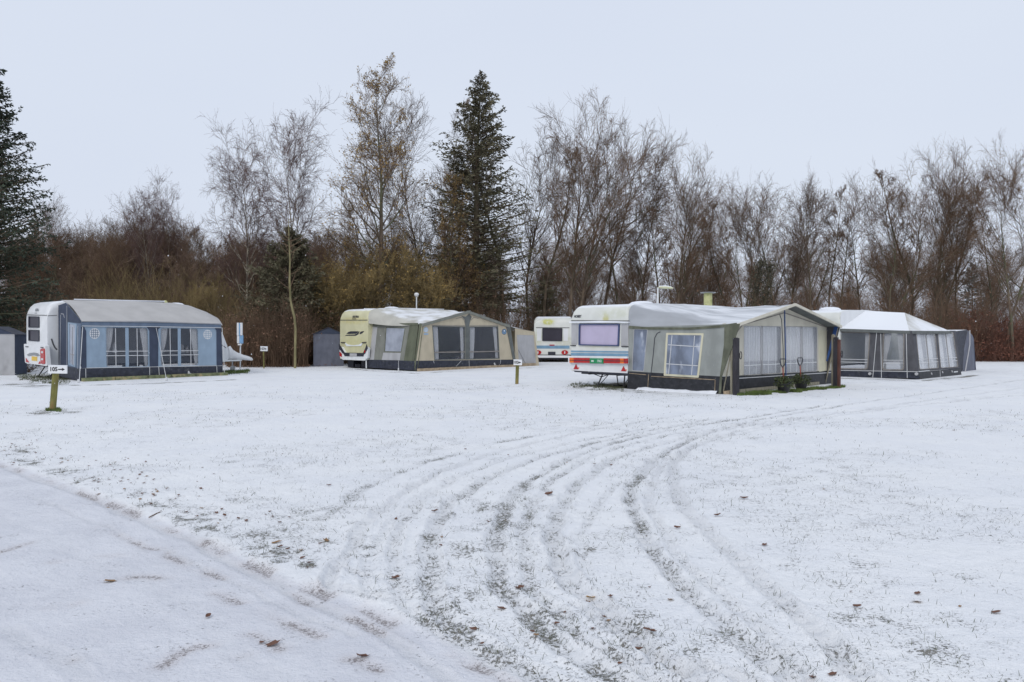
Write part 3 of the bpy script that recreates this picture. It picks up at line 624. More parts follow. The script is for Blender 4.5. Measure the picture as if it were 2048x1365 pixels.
# tall posts by the porch, bricks, spades and pots
def upright(rig_xy, h, sz, m, label, ang=.78, lean=0, ring=False, grp=None):
    t = root('wooden_post', (rig_xy[0], rig_xy[1], 0), ang, label, 'post', grp)
    m4 = WM[t.name] @ Matrix.Rotation(lean, 4, 'Y')
    mb = MB(); s = sz / 2
    vs = [m4 @ Vector(p) for p in [(-s, -s, -.1), (s, -s, -.1), (s, s, -.1), (-s, s, -.1), (-s, -s, h), (s, -s, h), (s, s, h), (-s, s, h), (0, 0, h + .02)]]
    mb.add(vs, [(3, 2, 1, 0), (0, 1, 5, 4), (1, 2, 6, 5), (2, 3, 7, 6), (3, 0, 4, 7), (4, 5, 8), (5, 6, 8), (6, 7, 8), (7, 4, 8)]).build('shaft', m, t)
    if ring:
        pts = [m4 @ Vector((s + .05 + .055 * math.cos(a), -s - .01, h * .70 + .1 * math.sin(a))) for a in np.linspace(0, 2 * math.pi, 13)]
        MB().tube(pts, .012, 5, False).build('ring_handle', 'dark_steel', t)
    return t
p = gp(1472, 791.6); upright(p, 1.52, .125, 'post_dark', 'black square post with ring handle beside the left porch corner', ring=True)
p = gp(1463, 790.8); upright(p, 1.42, .05, 'post_beige', 'thin weathered pole between the green flap and the black post')
p = gp(1666, 774.5); upright(p, 1.60, .08, 'post_beige', 'pale post at the right porch corner')
p = gp(1671.5, 775.5); upright(p, 1.52, .12, 'post_dark', 'black square post in the middle of the three at the right porch corner')
p = gp(1678, 775.8); upright(p, 1.45, .075, 'post_brown', 'reddish brown post with ring handle, outermost at the right porch corner', ring=True)
p = gp(1458, 789.5); b0 = MB().box((p.x, p.y, .05), (.34, .16, .10), .9).build('brick', 'timber_tan'); tag(b0, 'tan block lying at the foot of the left porch corner', 'block')
def pot(px, py, label, lab2, s=1.0):
    p = gp(px, py); t = root('flower_pot', (p.x, p.y, gz1(p.x, p.y)), .3, label, 'flower pot'); z = gz1(p.x, p.y)
    c = Vector((p.x, p.y, z))
    MB().lathe(c, [(.11 * s, 0), (.15 * s, .05), (.18 * s, .22), (.195 * s, .23), (.195 * s, .26), (.17 * s, .255)], 18).build('pot', 'pot_black', t, smooth=True)
    n = 420; a = rng.uniform(0, 2 * math.pi, n); rr_ = rng.uniform(0, 1, n) ** .6 * .27 * s; hh = .24 + rng.uniform(0, 1, n) * .26 * s
    V = np.zeros((n, 4, 3)); d = rng.normal(size=(n, 3)); d /= np.linalg.norm(d, axis=1)[:, None]; e = np.cross(d, rng.normal(size=(n, 3))); e /= np.linalg.norm(e, axis=1)[:, None]
    cc = np.stack([p.x + np.cos(a) * rr_, p.y + np.sin(a) * rr_, z + hh - rr_ * .35], -1)
    for k, (u, w) in enumerate(((-1, 0), (0, -.3), (1, 0), (0, .3))): V[:, k] = cc + d * u * .045 + e * w * .05
    inv = np.array(WM[t.name].inverted()); Vl = V.reshape(-1, 3) @ inv[:3, :3].T + inv[:3, 3]
    tag(link('foliage', np_mesh('foliage', Vl, np.arange(n * 4).reshape(-1, 4), ['pot_leaves']), t), kind='stuff')
    s2 = root('spade', c + Vector((0, 0, .25)), .3, lab2, 'spade')
    top = c + Vector((-.03, 0, .72 * s)); 
    MB().tube([c + Vector((0, 0, .25)), top], .016, 7).build('shaft', 'shaft_red', s2)
    hp = [top + Vector((x, 0, zz)) for x, zz in ((0, -.02), (-.055, .06), (-.075, .17), (-.06, .215), (.06, .215), (.075, .17), (.055, .06), (0, -.02))]
    MB().tube(hp, .017, 6, False).build('grip', 'dark_trim', s2)
pot(1567.5, 786, 'black pot of dark greenery at the foot of the blue strap', 'spade with black D grip standing in the left pot under the gable')
pot(1602, 780, 'low black pot of dark greenery right of the blue strap', 'spade with black D grip standing in the right pot under the gable')

# ---- rig B : cream caravan with beige gabled awning
B = Rig(-6.686, 37.175, .829)
cB, bB = caravan(B, 6.6, 2.2, .42, [(0, 2.42), (.02, 2.52), (.07, 2.64), (.17, 2.73), (.35, 2.79), (.7, 2.82), (3, 2.84)], [(1.2, 2.8, .42), (.5, 2.6, .42), (.1, 2.0, .42), (0, 1.4, .6)], .24, 'shell_cream_b',
                 'cream caravan with black curved logo and white bumper behind the beige awning')
pB = B.plane((0, 0, 0), (0, 1, 0), (0, 0, 1)); pB2 = B.plane((-.12, 0, 0), (-.12, 1, 0), (-.12, 0, 1))
MB().sheet(pB, [(681, 640), (735, 640), (735, 641.4), (681, 641.4)], (), 0, .012).build('seam', 'seam', cB)
text(cB, pB, 711.5, 634, 'ADORA', .10, 'dark_trim', 'lettering', .01, 1.0, .006)
MB().sheet(pB, [(704.5, 637.6), (712.5, 637.6), (712.5, 638.8), (704.5, 638.8)], (), .006, .006).build('emblem', 'dark_trim', cB)
mb = MB(); mb.sheet(pB, [(693, 668), (697, 664.3), (702, 663), (717, 663), (715, 666.5), (711, 668), (697, 668.4)], (), .0, .008)
mb.sheet(pB, [(690, 672), (693, 670), (709, 669.6), (715, 667), (718, 663), (719.4, 663.4), (717, 669), (712, 672)], (), .0, .008)
mb.sheet(pB, [(719, 668), (721, 664), (727, 662.6), (728.5, 663.5), (724.5, 667), (721, 669)], (), .0, .008); mb.build('emblem', 'dark_trim', cB)
MB().sheet(pB, [(690, 686), (697, 689.5), (708, 691), (719, 689.5), (727, 685), (723, 692.5), (694, 693)], (), .0, .03).build('moulding', 'ridge_white', cB)
for q in ([(683, 684.6), (691, 685), (691, 687), (683, 686.6)], [(725, 684.8), (733, 684.6), (733, 686.6), (725, 687)]): MB().sheet(pB, q, (), 0, .04).build('handle', 'dark_steel', cB)
MB().sheet(pB2, [(679, 697), (683, 694), (690, 707), (727, 707), (733, 694), (736, 697), (735, 716), (730, 721.5), (686, 720), (680, 715)], (), -.12, .12).build('bumper', 'ridge_white', cB)
MB().sheet(pB2, [(686, 705.5), (729, 706.5), (727, 713.5), (690, 713)], (), .001, .012).build('number_panel', 'dark_trim', cB)
np_ = MB().sheet(pB2, [(700, 707), (714, 707.3), (714, 713), (700, 712.7)], (), .014, .008).build('number_plate', 'plate_grey', cB)
for q in ([(678.5, 688), (682, 693), (690, 706), (686.5, 707.5), (679, 698)], [(734, 689), (736, 697), (730, 708.5), (726.5, 707), (731.5, 697)]):
    lp = MB().sheet(pB2, q, (), .002, .03).build('tail_light', 'dark_trim', cB)
for q in ([(680, 704), (684, 708), (684, 714.5), (680.5, 712)], [(729, 703), (731.5, 700), (732, 704), (730, 707)]): MB().sheet(pB2, rq(q, 1), (), .003, .034).build('reflector', 'red_plastic', cB)
MB().box(B(.5, .6, .17), (.5, .5, .3), B.ang).box(B(.5, 1.7, .17), (.5, .45, .3), B.ang).box(B(.45, 1.15, .1), (.4, .4, .16), B.ang).build('underside_box', 'dark_trim', cB)
steady(cB, B, .2, .1, .4)
MB().tube([B(-.02, .12, .42), B(-.12, -.02, .02)], .03, 6).build('corner_leg', 'ridge_white', cB)
roof_dome(cB, B(2.2, 1, 2.82), .4, 'snow_pile')
MB().tube([B(1.2, .25, 2.86), B(5, .25, 2.88)], .02, 5).tube([B(1.2, 1.9, 2.86), B(5, 1.9, 2.88)], .02, 5).build('roof_rail', 'ridge_white', cB)

VB, LB = -3.43, 6.24
backB = [(.02, 2.12), (.02, 2.5), (.1, 2.68), (.25, 2.76), (.6, 2.83), (3.1, 2.86), (5.6, 2.83), (6.1, 2.6), (6.2, 2.1)]
frontB = [(.32, 2.07), (3.1, 2.68), (5.85, 2.04)]
aB, _ = awning(B, 'beige awning with grey green gable band and two curtained windows', backB, frontB, VB - .02, 'roof_pale', 44, 12, .02, 9, .10)
pfB = B.plane((0, VB, 0), (1, VB, 0), (0, VB, 1)); psB = B.plane((0, 0, 0), (0, VB, 0), (.30, VB, 2.07))
W1 = [(864, 652), (930, 653.5), (930, 719.5), (868.5, 721)]; W2 = [(938, 653.5), (996, 653), (999, 718), (938, 719.5)]
MB().sheet(pfB, [(832.5, 722), (844, 648), (938, 624.5), (1013, 648.5), (1027, 719.5)], [W1, W2], 0, .008).build('front_wall', 'beige_cloth', aB)
for q in (W1, W2):
    w = window(aB, pfB, q, 'grey_band', 'pvc_smoke', 1.6, 1, fth=.014)
    ribbons(w, pfB, [(lerp(q[0], q[3], .77), lerp(q[1], q[2], .77))], .05, 'muntin', 'taupe_cloth', .014)
    for s in (0, 1):
        a, b = (q[0], q[3]) if s == 0 else (q[1], q[2]); dx = 13 if s == 0 else -9
        curtain(aB, pfB, (a[0] + (3 if s == 0 else -2), a[1] + 1), (a[0] + dx, a[1] + 1), (b[0] + dx * .75, b[1]), (b[0] + (2 if s == 0 else -2), b[1]), -.05, 4, 'curtain')
MB().sheet(pfB, [(832.5, 722), (1027, 719.5), (1030, 734), (830.5, 740.5)], (), 0, .012).build('mud_skirt', 'skirt_dark', aB)
MB().sheet(pfB, [(931, 634), (938, 628), (943, 634), (939.5, 645), (938, 652), (938, 719.5), (930.5, 719.7), (930.5, 652), (929, 640), (922, 632)], (), .008, .01).build('centre_pillar', 'grey_band', aB)
ribbons(aB, pfB, [((912, 638), (922, 635)), ((922, 635), (928, 641)), ((928, 641), (930, 650)), ((942, 641), (947, 635)), ((947, 635), (956, 637)), ((864, 651), (930, 652)), ((938, 652), (996, 651.5))], .03, 'piping', 'taupe_cloth', .01)
def globe_badge(parent, pl, cx, cy, r, m1, m2, squeeze=.8):
    o = MB().sheet(pl, [(cx + r * squeeze * math.cos(a), cy + r * math.sin(a)) for a in np.linspace(0, 2 * math.pi, 21)[:-1]], (), .009, .004).build('badge', m1, parent)
    mb = MB()
    for k in (-.6, -.2, .2, .6):
        w = math.sqrt(1 - k * k) * r * .86
        mb.slab([strip(pl, (cx - w * squeeze, cy + k * r), (cx + w * squeeze, cy + k * r), .018)], pl.n, .013, .003)
        mb.slab([strip(pl, (cx + k * r * squeeze, cy - w), (cx + k * r * squeeze, cy + w), .018)], pl.n, .014, .003)
    mb.build('badge_grid', m2, o); return o
globe_badge(aB, pfB, 851.5, 660, 5.2, 'sign_blue', 'piping', .85); globe_badge(aB, pfB, 1008, 664, 6, 'charcoal_cloth', 'sign_blue', .8)
ribbons(aB, pfB, [((847.5, 668.5), (856, 668.5))], .05, 'badge_base', 'sign_blue', .012)
mb = MB(); mb.sheet(pfB, [(987, 727), (989, 725.5), (991, 730), (996, 731.5), (999, 729.5), (999, 732), (995, 733), (989, 733)], (), .013, .004); mb.build('emblem', 'piping', aB)
ribbons(aB, pfB, [((866, 722), (868, 727)), ((937.5, 721), (938, 736)), ((1001, 719), (1000, 728)), ((922, 722), (912, 733))], .015, 'peg_strap', 'piping', .016)
SB = [(772, 655), (811, 656), (803, 705), (769, 704)]; SB2 = [(744, 654), (755, 655), (748, 720), (738, 720)]
MB().sheet(psB, [(741, 649), (837, 648), (829, 722.5), (734.5, 719.5)], [rq(SB, 1)], 0, .008).build('side_wall', 'olive_grey_cloth', aB)
window(aB, psB, SB, 'olive_cloth', 'pvc_misty', 1.2, 1, fth=.014)
MB().sheet(psB, [(767, 706), (802, 706.5), (800, 721), (764, 720.5)], (), .008, .006).build('grey_panel', 'light_grey_cloth', aB)
MB().sheet(psB, SB2, (), .008, .006).build('grey_panel', 'light_grey_cloth', aB)
MB().sheet(psB, [(820, 650), (837, 648), (829, 722.5), (808, 721.8)], (), .009, .006).build('corner_panel', 'olive_cloth', aB)
MB().sheet(psB, [(741, 648), (837, 646.5), (837, 651), (812, 651.5), (741, 651)], (), .012, .02).build('eave_band', 'olive_cloth', aB)
MB().sheet(psB, [(734.5, 719.5), (829, 722.5), (829, 741), (730, 735.5)], (), 0, .012).build('mud_skirt', 'skirt_dark', aB)
MB().tube([psB.at(799, 722) + psB.n * .05, Vector(gp(797, 743))], .01, 5).tube([Vector(gp(797, 743)) + Vector((0, 0, .0)), Vector(gp(797, 743)) + Vector((0, 0, .14))], .03, 6).build('guy_line', 'piping', aB)
pe = Plane(pfB.at(832, 741), pfB.at(844, 648), B(-1, VB - .3, 0))
mb = MB().slab([[psB.at(837, 647) - B.w * .03, pfB.at(846, 647), pfB.at(834, 741), psB.at(826, 741) - B.w * .02]], -B.w, .02, .02); mb.build('corner_post', 'olive_cloth', aB)
mb = MB().slab([[pfB.at(1010, 646), pfB.at(1019, 650), pfB.at(1032, 733), pfB.at(1025, 720), pfB.at(1012, 655)]], -B.w, .02, .02); mb.build('corner_post', 'grey_band', aB)
band(aB, B, VB - .03, [(.28, 2.07), (3.1, 2.70), (5.9, 2.05)], .13, 'olive_grey_cloth')
MB().slab([[B(6.2, 0, 0), B(6.2, VB, 0), B(5.9, VB, 2.05), B(6.0, 0, 2.1)]], B.u, 0, .01).build('side_wall', 'beige_cloth', aB)
MB().slab([[B(.03, -.03, 0), B(6.1, -.03, 0), B(6.1, VB + .03, 0), B(.03, VB + .03, 0)]], Vector((0, 0, 1)), .05, .01).build('groundsheet', 'groundsheet', aB)
for k in range(5): MB().box(B(.62 + k * 1.26, VB - .06, .05), (1.24, .07, .12 + .01 * (k % 2)), B.ang).build('base_beam', 'timber_tan', aB)
# lean-to annex on its right
Bx = Rig(*B(6.22, VB + .2, 0)[:2], B.ang)
pX = Bx.plane((0, 0, 0), (1, 0, 0), (0, 0, 1))
tX = root('awning_annex', Bx.o, Bx.ang, 'small beige lean-to annex with grey panel and snowy top beside the beige awning', 'annex')
q = [(1029, 733), (1030, 657), (1069, 664), (1078, 731.5)]
MB().sheet(pX, q, [[(1033, 670), (1067, 671), (1072, 727), (1038, 727)]], 0, .01).build('front_wall', 'beige_cloth', tX)
MB().sheet(pX, [(1033, 670), (1067, 671), (1072, 727), (1038, 727)], (), -.004, .006).build('grey_panel', 'light_grey_cloth', tX)
tl, tr, brr = pX.at(1029, 656), pX.at(1069, 663), pX.at(1078, 731.5)
MB().grid([[tl, tl * .5 + tr * .5, tr], [tl + Bx.w * .9 + Vector((0, 0, .22)), (tl * .5 + tr * .5) + Bx.w * 1.0 + Vector((0, 0, .17)), tr + Bx.w * 1.4 + Vector((0, 0, .06))], [tl + Bx.w * 1.8 + Vector((0, 0, .10)), (tl * .5 + tr * .5) + Bx.w * 1.9, tr + Bx.w * 1.9 - Vector((0, 0, .1))]]).build('roof', 'roof_snowy', tX, smooth=True)
MB().slab([[tr, brr, brr + Bx.w * 1.9, tr + Bx.w * 1.9]], Bx.u, 0, .01).build('side_wall', 'beige_cloth', tX)
MB().box(Bx(.9, -.05, .06), (1.9, .08, .13), Bx.ang).build('base_beam', 'timber_tan', tX)
ribbons(tX, pX, [((1036, 700), (1052, 731))], .012, 'guy_line', 'charcoal_cloth', .02)

# ---- rig C : blue awning on the white caravan at the left
Cc = Rig(-16.707, 28.774, .84)
cC, bC = caravan(Cc, 7.0, 2.22, .50, [(0, 2.44), (.03, 2.54), (.09, 2.66), (.2, 2.76), (.4, 2.82), (.8, 2.86), (3, 2.88)],
                 [(2.4, 2.86, .50), (1.7, 2.78, .50), (1.1, 2.55, .50), (.6, 2.2, .50), (.25, 1.75, .50), (.05, 1.25, .52), (0, .95, .6)], .26, 'bright_shell', 'white caravan with two stacked rear windows and rounded nose behind the blue awning', 3.8)
pC = Cc.plane((0, 0, 0), (0, 1, 0), (0, 0, 1)); pCs = Cc.plane((0, 0, 0), (1, 0, 0), (0, 0, 1)); pC2 = Cc.plane((-.14, 0, 0), (-.14, 1, 0), (-.14, 0, 1))
MB().sheet(pC, [(53, 629.5), (94, 630.5), (94, 631.8), (53, 630.8)], (), 0, .012).build('seam', 'seam', cC)
text(cC, pC, 74, 620.5, 'ADRIA', .10, 'steel', 'lettering', .006, .85, .006)
MB().sheet(pC, [(69.5, 626), (74, 626), (74, 627.4), (69.5, 627.4)], (), .0, .006).build('emblem', 'steel', cC)
window(cC, pC, [(58, 633), (79.5, 633.5), (79.5, 656), (58, 655.5)], 'dark_trim', 'glass_dark', 1.6, 1.5, fth=.03)
window(cC, pC, [(58, 660), (79.5, 660.5), (79.5, 683.5), (58, 682)], 'dark_trim', 'glass_dark', 1.6, 1.5, fth=.03)
MB().sheet(pC2, rq([(47.5, 688), (90, 691), (94, 733), (50, 726)], 2.5), (), -.14, .14).build('bumper', 'bright_shell', cC)
MB().sheet(pC2, [(54, 710), (60, 706.5), (68, 705.5), (76, 707), (81, 712), (76, 713), (68, 711), (58, 713)], (), .0, .012).build('moulding', 'steel', cC)
yp = MB().sheet(pC2, [(64, 713), (74.5, 714), (74.5, 722.5), (64, 721.5)], (), .002, .014).build('number_plate', 'yellow_plate', cC)
tl_ = MB().sheet(pC2, rq([(82, 698), (90, 697), (91, 729), (83, 728)], 3), (), .002, .03).build('tail_light', 'red_plastic', cC)
for y in (705, 719): MB().sheet(pC2, rq([(84.2, y - 2.2), (88.4, y - 2.2), (88.4, y + 2), (84.2, y + 2)], 2), (), .033, .006).build('lamp_lens', 'piping', tl_)
for q in ([(52, 716), (59, 725.5), (52.5, 724.5)], [(80, 723), (81.5, 728.5), (77, 728)]): MB().sheet(pC2, q, (), .002, .014).build('reflector', 'red_plastic', cC)
for q in ([(52, 693), (57, 693.3), (57, 695), (52, 694.6)], [(82, 694.5), (87, 694.8), (87, 696.4), (82, 696)]): MB().sheet(pC2, q, (), .002, .02).build('handle', 'dark_steel', cC)
mb = MB()
for a, b in (((103, 678), (106, 688)), ((106, 688), (110, 696)), ((110, 696), (114, 700))): mb.slab([strip(pCs, a, b, .05)], pCs.n, .002, .006)
mb.build('decal', 'charcoal_cloth', cC)
MB().slab([strip(pCs, (95, 632), (114, 631), .02)], pCs.n, .002, .005).build('seam', 'seam', cC)
steady(cC, Cc, .5, .5, .46, .9); steady(cC, Cc, .5, 1.7, .46, .9)
MB().tube([Cc(1.0, .35, 2.89), Cc(4.4, .35, 2.91)], .022, 5).tube([Cc(1.0, 1.9, 2.89), Cc(4.4, 1.9, 2.91)], .022, 5).build('roof_rail', 'dark_trim', cC)
MB().tube([Cc(1.0, .3, 2.91), Cc(4.4, .3, 2.935)], .02, 5).build('roof_rail_snow', 'snow_pile', cC)
roof_dome(cC, Cc(4.6, .7, 2.85), .10, 'vent_yellow', 'roof_vent', 1.4); roof_dome(cC, Cc(5.1, .8, 2.80), .32, 'snow_pile')
# nose: black seam lines, drawbar and its white cover
mb = MB()
nose = [(442, 657), (449, 670), (455, 690), (457, 715)]
MB().slab([strip(pCs, a, b, .025) for a, b in [((443, 690), (452, 696))]], pCs.n, .003, .006).build('seam', 'seam', cC)
MB().tube([Cc(6.6, .55, .45), Cc(8.2, 1.1, .45)], .04, 6).tube([Cc(6.6, 1.65, .45), Cc(8.2, 1.1, .45)], .04, 6).build('drawbar', 'ridge_white', cC)
MB().tube([Cc(7.8, 1.15, .62), Cc(7.8, 1.15, .12)], .03, 6).lathe(Cc(7.8, 1.10, .11), [(.11, 0), (.11, .06)], 12, Cc.w).build('jockey_wheel', 'steel', cC)
# hitch cover : tall hood over the brake lever then low over the coupling
def blob(parent, name, m, secs, n=12):
    """loft of elliptical sections (centre, half width vector, half height)"""
    mb = MB(); vs = []; fs = []
    for c, hw, hh in secs: vs += [Vector(c) + Vector(hw) * math.cos(a) + Vector((0, 0, hh * math.sin(a) * (1 if math.sin(a) > 0 else .55))) for a in (2 * math.pi * j / n for j in range(n))]
    for i in range(len(secs) - 1): fs += [(i * n + j, i * n + (j + 1) % n, (i + 1) * n + (j + 1) % n, (i + 1) * n + j) for j in range(n)]
    fs += [tuple(range(n))[::-1], tuple(range((len(secs) - 1) * n, len(secs) * n))]
    return mb.add(vs, fs).build(name, m, parent, smooth=True)
hcv = root('hitch_cover', Cc(7.7, 1.1, .4), Cc.ang, 'white fabric cover pulled over the caravan coupling left of centre', 'cover')
blob(hcv, 'cover', 'bright_shell', [(Cc(7.55, 1.1, .66), Cc.w * .02, .22), (Cc(7.58, 1.1, .68), Cc.w * .10, .38), (Cc(7.68, 1.1, .69), Cc.w * .12, .40), (Cc(7.78, 1.1, .66), Cc.w * .12, .28), (Cc(8.0, 1.1, .60), Cc.w * .12, .20),
                             (Cc(8.3, 1.1, .54), Cc.w * .12, .15), (Cc(8.55, 1.1, .50), Cc.w * .11, .12), (Cc(8.7, 1.1, .47), Cc.w * .08, .09), (Cc(8.75, 1.1, .46), Cc.w * .03, .04)])

VC, X0, X1 = -2.26, .34, 5.51
backC = [(X0 + .1, 2.86), (3, 2.90), (4.6, 2.87), (5.3, 2.78), (5.9, 2.55), (6.3, 2.25)]
frontC = [(X0, 2.06), (3, 2.06), (4.4, 2.03), (5.2, 2.01), (5.40, 1.99), (5.51, 1.96)]
aC, rowsC = awning(Cc, 'blue awning with cream roof and two wide windows with tied back curtains', backC, frontC, VC, 'roof_cream', 40, 10, .015, 5, -.16)
pfC = Cc.plane((0, VC, 0), (1, VC, 0), (0, VC + .06, 1.96)); psC = Cc.plane((X0, 0, 0), (X0, 1, 0), (X0, 0, 1))
W1 = [(211, 654.5), (296, 655.5), (297, 734), (212, 735.5)]; W2 = [(320, 656), (396, 657), (397, 731.5), (321, 733.5)]
MB().sheet(pfC, [(163, 736.5), (163, 650), (442, 654), (444, 731)], [rq(W1, 5), rq(W2, 5)], 0, .008).build('front_wall', 'pale_blue_cloth', aC)
for q in ([(162, 654), (168, 654), (172, 663), (172.5, 736.5), (162, 737)], [(293, 654), (322, 654), (316, 659), (316, 733.5), (299, 734), (298.5, 662)], [(428, 654.5), (442, 655), (445, 731.5), (433, 732), (432.5, 662)]):
    MB().sheet(pfC, q, (), .009, .012).build('pillar', 'navy_cloth', aC)
MB().sheet(pfC, [(162.5, 642.5), (300, 643), (441, 648), (442, 656), (300, 653.5), (162, 652.5)], (), .022, .02).build('valance', 'mid_blue_cloth', aC)
ribbons(aC, pfC, [((163, 652.5), (300, 653.8)), ((300, 653.8), (442, 656.2))], .02, 'piping', 'piping', .043)
for q, mul in ((W1, (231, 274), ), (W2, (340, 381))):
    w = window(aC, pfC, shrink(q, .3), 'pale_blue_cloth', 'pvc_smoke', .8, 5, fth=.012)
    sg = [((x - .4, 657), (x + .8, 733.5)) for x in mul]
    xm = (q[0][0] + q[1][0]) / 2
    sg += [(lerp(q[0], q[3], k), lerp(q[1], q[2], k)) for k in (.60, .71)]
    ribbons(w, pfC, sg, .022, 'muntin', 'piping', .008)
    ribbons(w, pfC, [((xm, 656), (xm + .8, 734))], .12, 'window_post', 'pale_blue_cloth', .009)
    a, b, c_, d = q
    curtain(aC, pfC, (a[0] + .5, a[1]), (a[0] + 17, a[1]), (a[0] + 6, d[1] - 2), (a[0] + 2, d[1]), -.06, 4, 'curtain', mid=-4)
    curtain(aC, pfC, (b[0] - 16, b[1]), (b[0] - .5, b[1]), (c_[0] - 1, c_[1]), (c_[0] - 6, c_[1] - 2), -.06, 4, 'curtain', mid=0)
    for k, hgt in ((.35, .3), (.75, .22)):
        p = pfC.at(a[0] + 20 + k * 40, 712) - pfC.n * .35
    MB().sheet(pfC, [(a[0] + 4, 700), (b[0] - 4, 700.5), (b[0] - 4, 703.5), (a[0] + 4, 703)], (), -.5, .01).build('inner_rail', 'inner_dim', aC)
# ornaments standing behind the panes
for i, (x, m, h) in enumerate(((236, 'curtain', .38), (372, 'light_grey_cloth', .34), (382, 'light_grey_cloth', .26))):
    p = pfC.at(x, 706) - pfC.n * .3
    o = MB().lathe(p, [(.09, 0), (.10, .05), (.06, h * .45), (.07, h * .7), (.02, h)], 10).build('ornament', m, smooth=True)
    tag(o, ['pale slender ornament standing in the left window of the blue awning', 'taller pale ornament inside the right window of the blue awning', 'shorter pale ornament inside the right window of the blue awning'][i], 'ornament')
globe_badge(aC, pfC, 189, 667.5, 11, 'piping', 'mid_blue_cloth', .92); globe_badge(aC, pfC, 415, 669.5, 9.5, 'piping', 'pale_blue_cloth', .9)
MB().sheet(pfC, [(162, 736.5), (444, 731.5), (446, 753.5), (161, 761.5)], (), 0, .012).build('mud_skirt', 'skirt_dark', aC)
ribbons(aC, pfC, [((163, 736.6), (444, 731.8)), ((171, 738), (171.5, 761)), ((299, 735), (299, 757)), ((317, 734), (318.5, 756)), ((433, 733), (434, 753))], .018, 'piping', 'piping', .014)
mb = MB(); mb.sheet(pfC, [(375, 749), (375.5, 743), (377.5, 742), (380, 746.5), (385, 748), (390, 747), (397, 749), (397, 750.5), (385, 750.5), (376, 750.5)], (), .013, .004); mb.build('emblem', 'piping', aC)
def strap(parent, a, b, w, m='piping', name='storm_strap'): MB().tube([a, b], w, 5).build(name, m, parent)
strap(aC, pfC.at(164, 655) + pfC.n * .06, gp(158.5, 767) + Vector((0, 0, .05)), .011); strap(aC, pfC.at(311, 656) + pfC.n * .05, pfC.at(317, 690) + pfC.n * .1, .008)
strap(aC, pfC.at(317, 690) + pfC.n * .1, Vector(gp(333, 763)) + Vector((0, 0, .05)), .009); strap(aC, pfC.at(443, 656) + pfC.n * .05, pfC.at(447, 752) + pfC.n * .1, .012)
for px, py in ((157, 766), (333, 762)): MB().lathe(Vector(gp(px, py)), [(.03, -.02), (.05, .04), (.03, .12)], 8).build('peg', 'piping', aC)
# side wall
SWn = [(139, 648), (153, 650), (151, 730), (140, 726)]
MB().sheet(psC, [(117.5, 611), (132, 606), (162.5, 642), (160, 738), (118, 730)], [SWn], 0, .008).build('side_wall', 'mid_blue_cloth', aC)
MB().sheet(psC, [(117.5, 611), (132, 607), (136, 611), (136, 734), (118, 730)], (), .009, .006).build('corner_panel', 'navy_cloth', aC)
MB().sheet(psC, [(136.5, 612), (162, 642), (162, 647), (136.5, 644)], (), .010, .006).build('gable_panel', 'navy_cloth', aC)
w = window(aC, psC, [(137, 645), (154.5, 648), (152, 735), (138, 730)], 'pale_blue_cloth', 'pvc_misty', 3, 1.5, fth=.016, off=.009)
ribbons(w, psC, [((146, 655), (145.5, 730)), ((140, 708), (151, 711))], .02, 'muntin', 'taupe_cloth', .012)
curtain(aC, psC, (140.5, 650), (146, 651), (144.5, 728), (141, 727), -.05, 2, 'curtain')
ribbons(aC, psC, [((122.5, 630), (121, 730)), ((123, 628), (128, 628.5)), ((128, 628.5), (130, 636)), ((135, 612), (135, 733)), ((157, 652), (156.5, 738))], .015, 'piping', 'piping', .017)
MB().sheet(psC, [(118, 730), (162, 738), (161, 763), (117.5, 752)], (), 0, .014).build('mud_skirt', 'skirt_dark', aC)
MB().slab([[Cc(X1 + .1, 0, 0), Cc(X1, VC, 0), Cc(X1 - .02, VC + .1, 1.96), Cc(X1 + .6, 0, 2.3)]], Cc.u, 0, .01).build('side_wall', 'mid_blue_cloth', aC)
MB().slab([[Cc(X0 + .03, -.03, 0), Cc(X1, -.03, 0), Cc(X1 - .03, VC + .05, 0), Cc(X0 + .03, VC + .05, 0)]], Vector((0, 0, 1)), .05, .01).build('groundsheet', 'groundsheet', aC)
xs = [(.30, 1.35), (1.38, 2.5), (2.53, 3.35), (3.42, 4.3), (4.33, 5.62)]
for a, b in xs: MB().box(Cc((a + b) / 2, VC - .12, .05), (b - a, .16, .13), Cc.ang, R(rng.uniform(-6, 6))).build('base_beam', 'timber_green', aC)

# ---- rig D : charcoal awning with the snowy hipped roof
D = Rig(12.57, 30.644, .762)
cD, bD = caravan(D, 6.2, 2.2, .45, [(0, 2.2), (.03, 2.3), (.1, 2.42), (.25, 2.5), (.6, 2.56), (3, 2.6)], [(1, 2.55, .45), (.4, 2.4, .45), (.1, 1.9, .45), (0, 1.4, .6)], .24, 'white_shell', 'caravan showing only its snowy roof behind the hipped awning at right')
roof_dome(cD, D(1.3, 1.0, 2.56), .42, 'snow_pile')
VD, LD, LEAN = -2.78, 4.54, .36
ZE = 1.71
aD = root('awning', D(0, 0, 0), D.ang, 'charcoal and taupe awning with snow covered hipped roof at right', 'awning')
cor = lambda x, y, z: D(x, y, z)
E0, E1 = D(.12, VD + LEAN - .05, ZE + .03), D(LD - .12, VD + LEAN - .05, ZE + .03)         # front eave corners
PK = D(LD / 2, VD + 1.26, 2.45); BK0, BK1 = D(.0, 0, ZE + .12), D(LD, 0, ZE + .12); RB = D(LD / 2, 0, 2.55)
def tri_grid(a, b, c, n=8, sag=.03):
    mb = MB(); rows = []
    for i in range(n + 1):
        t = i / n; L, Rr = a.lerp(b, t), a.lerp(c, t); rows.append([L.lerp(Rr, j / n) - Vector((0, 0, sag * math.sin(math.pi * t) * math.sin(math.pi * j / n))) for j in range(n + 1)])
    return rows
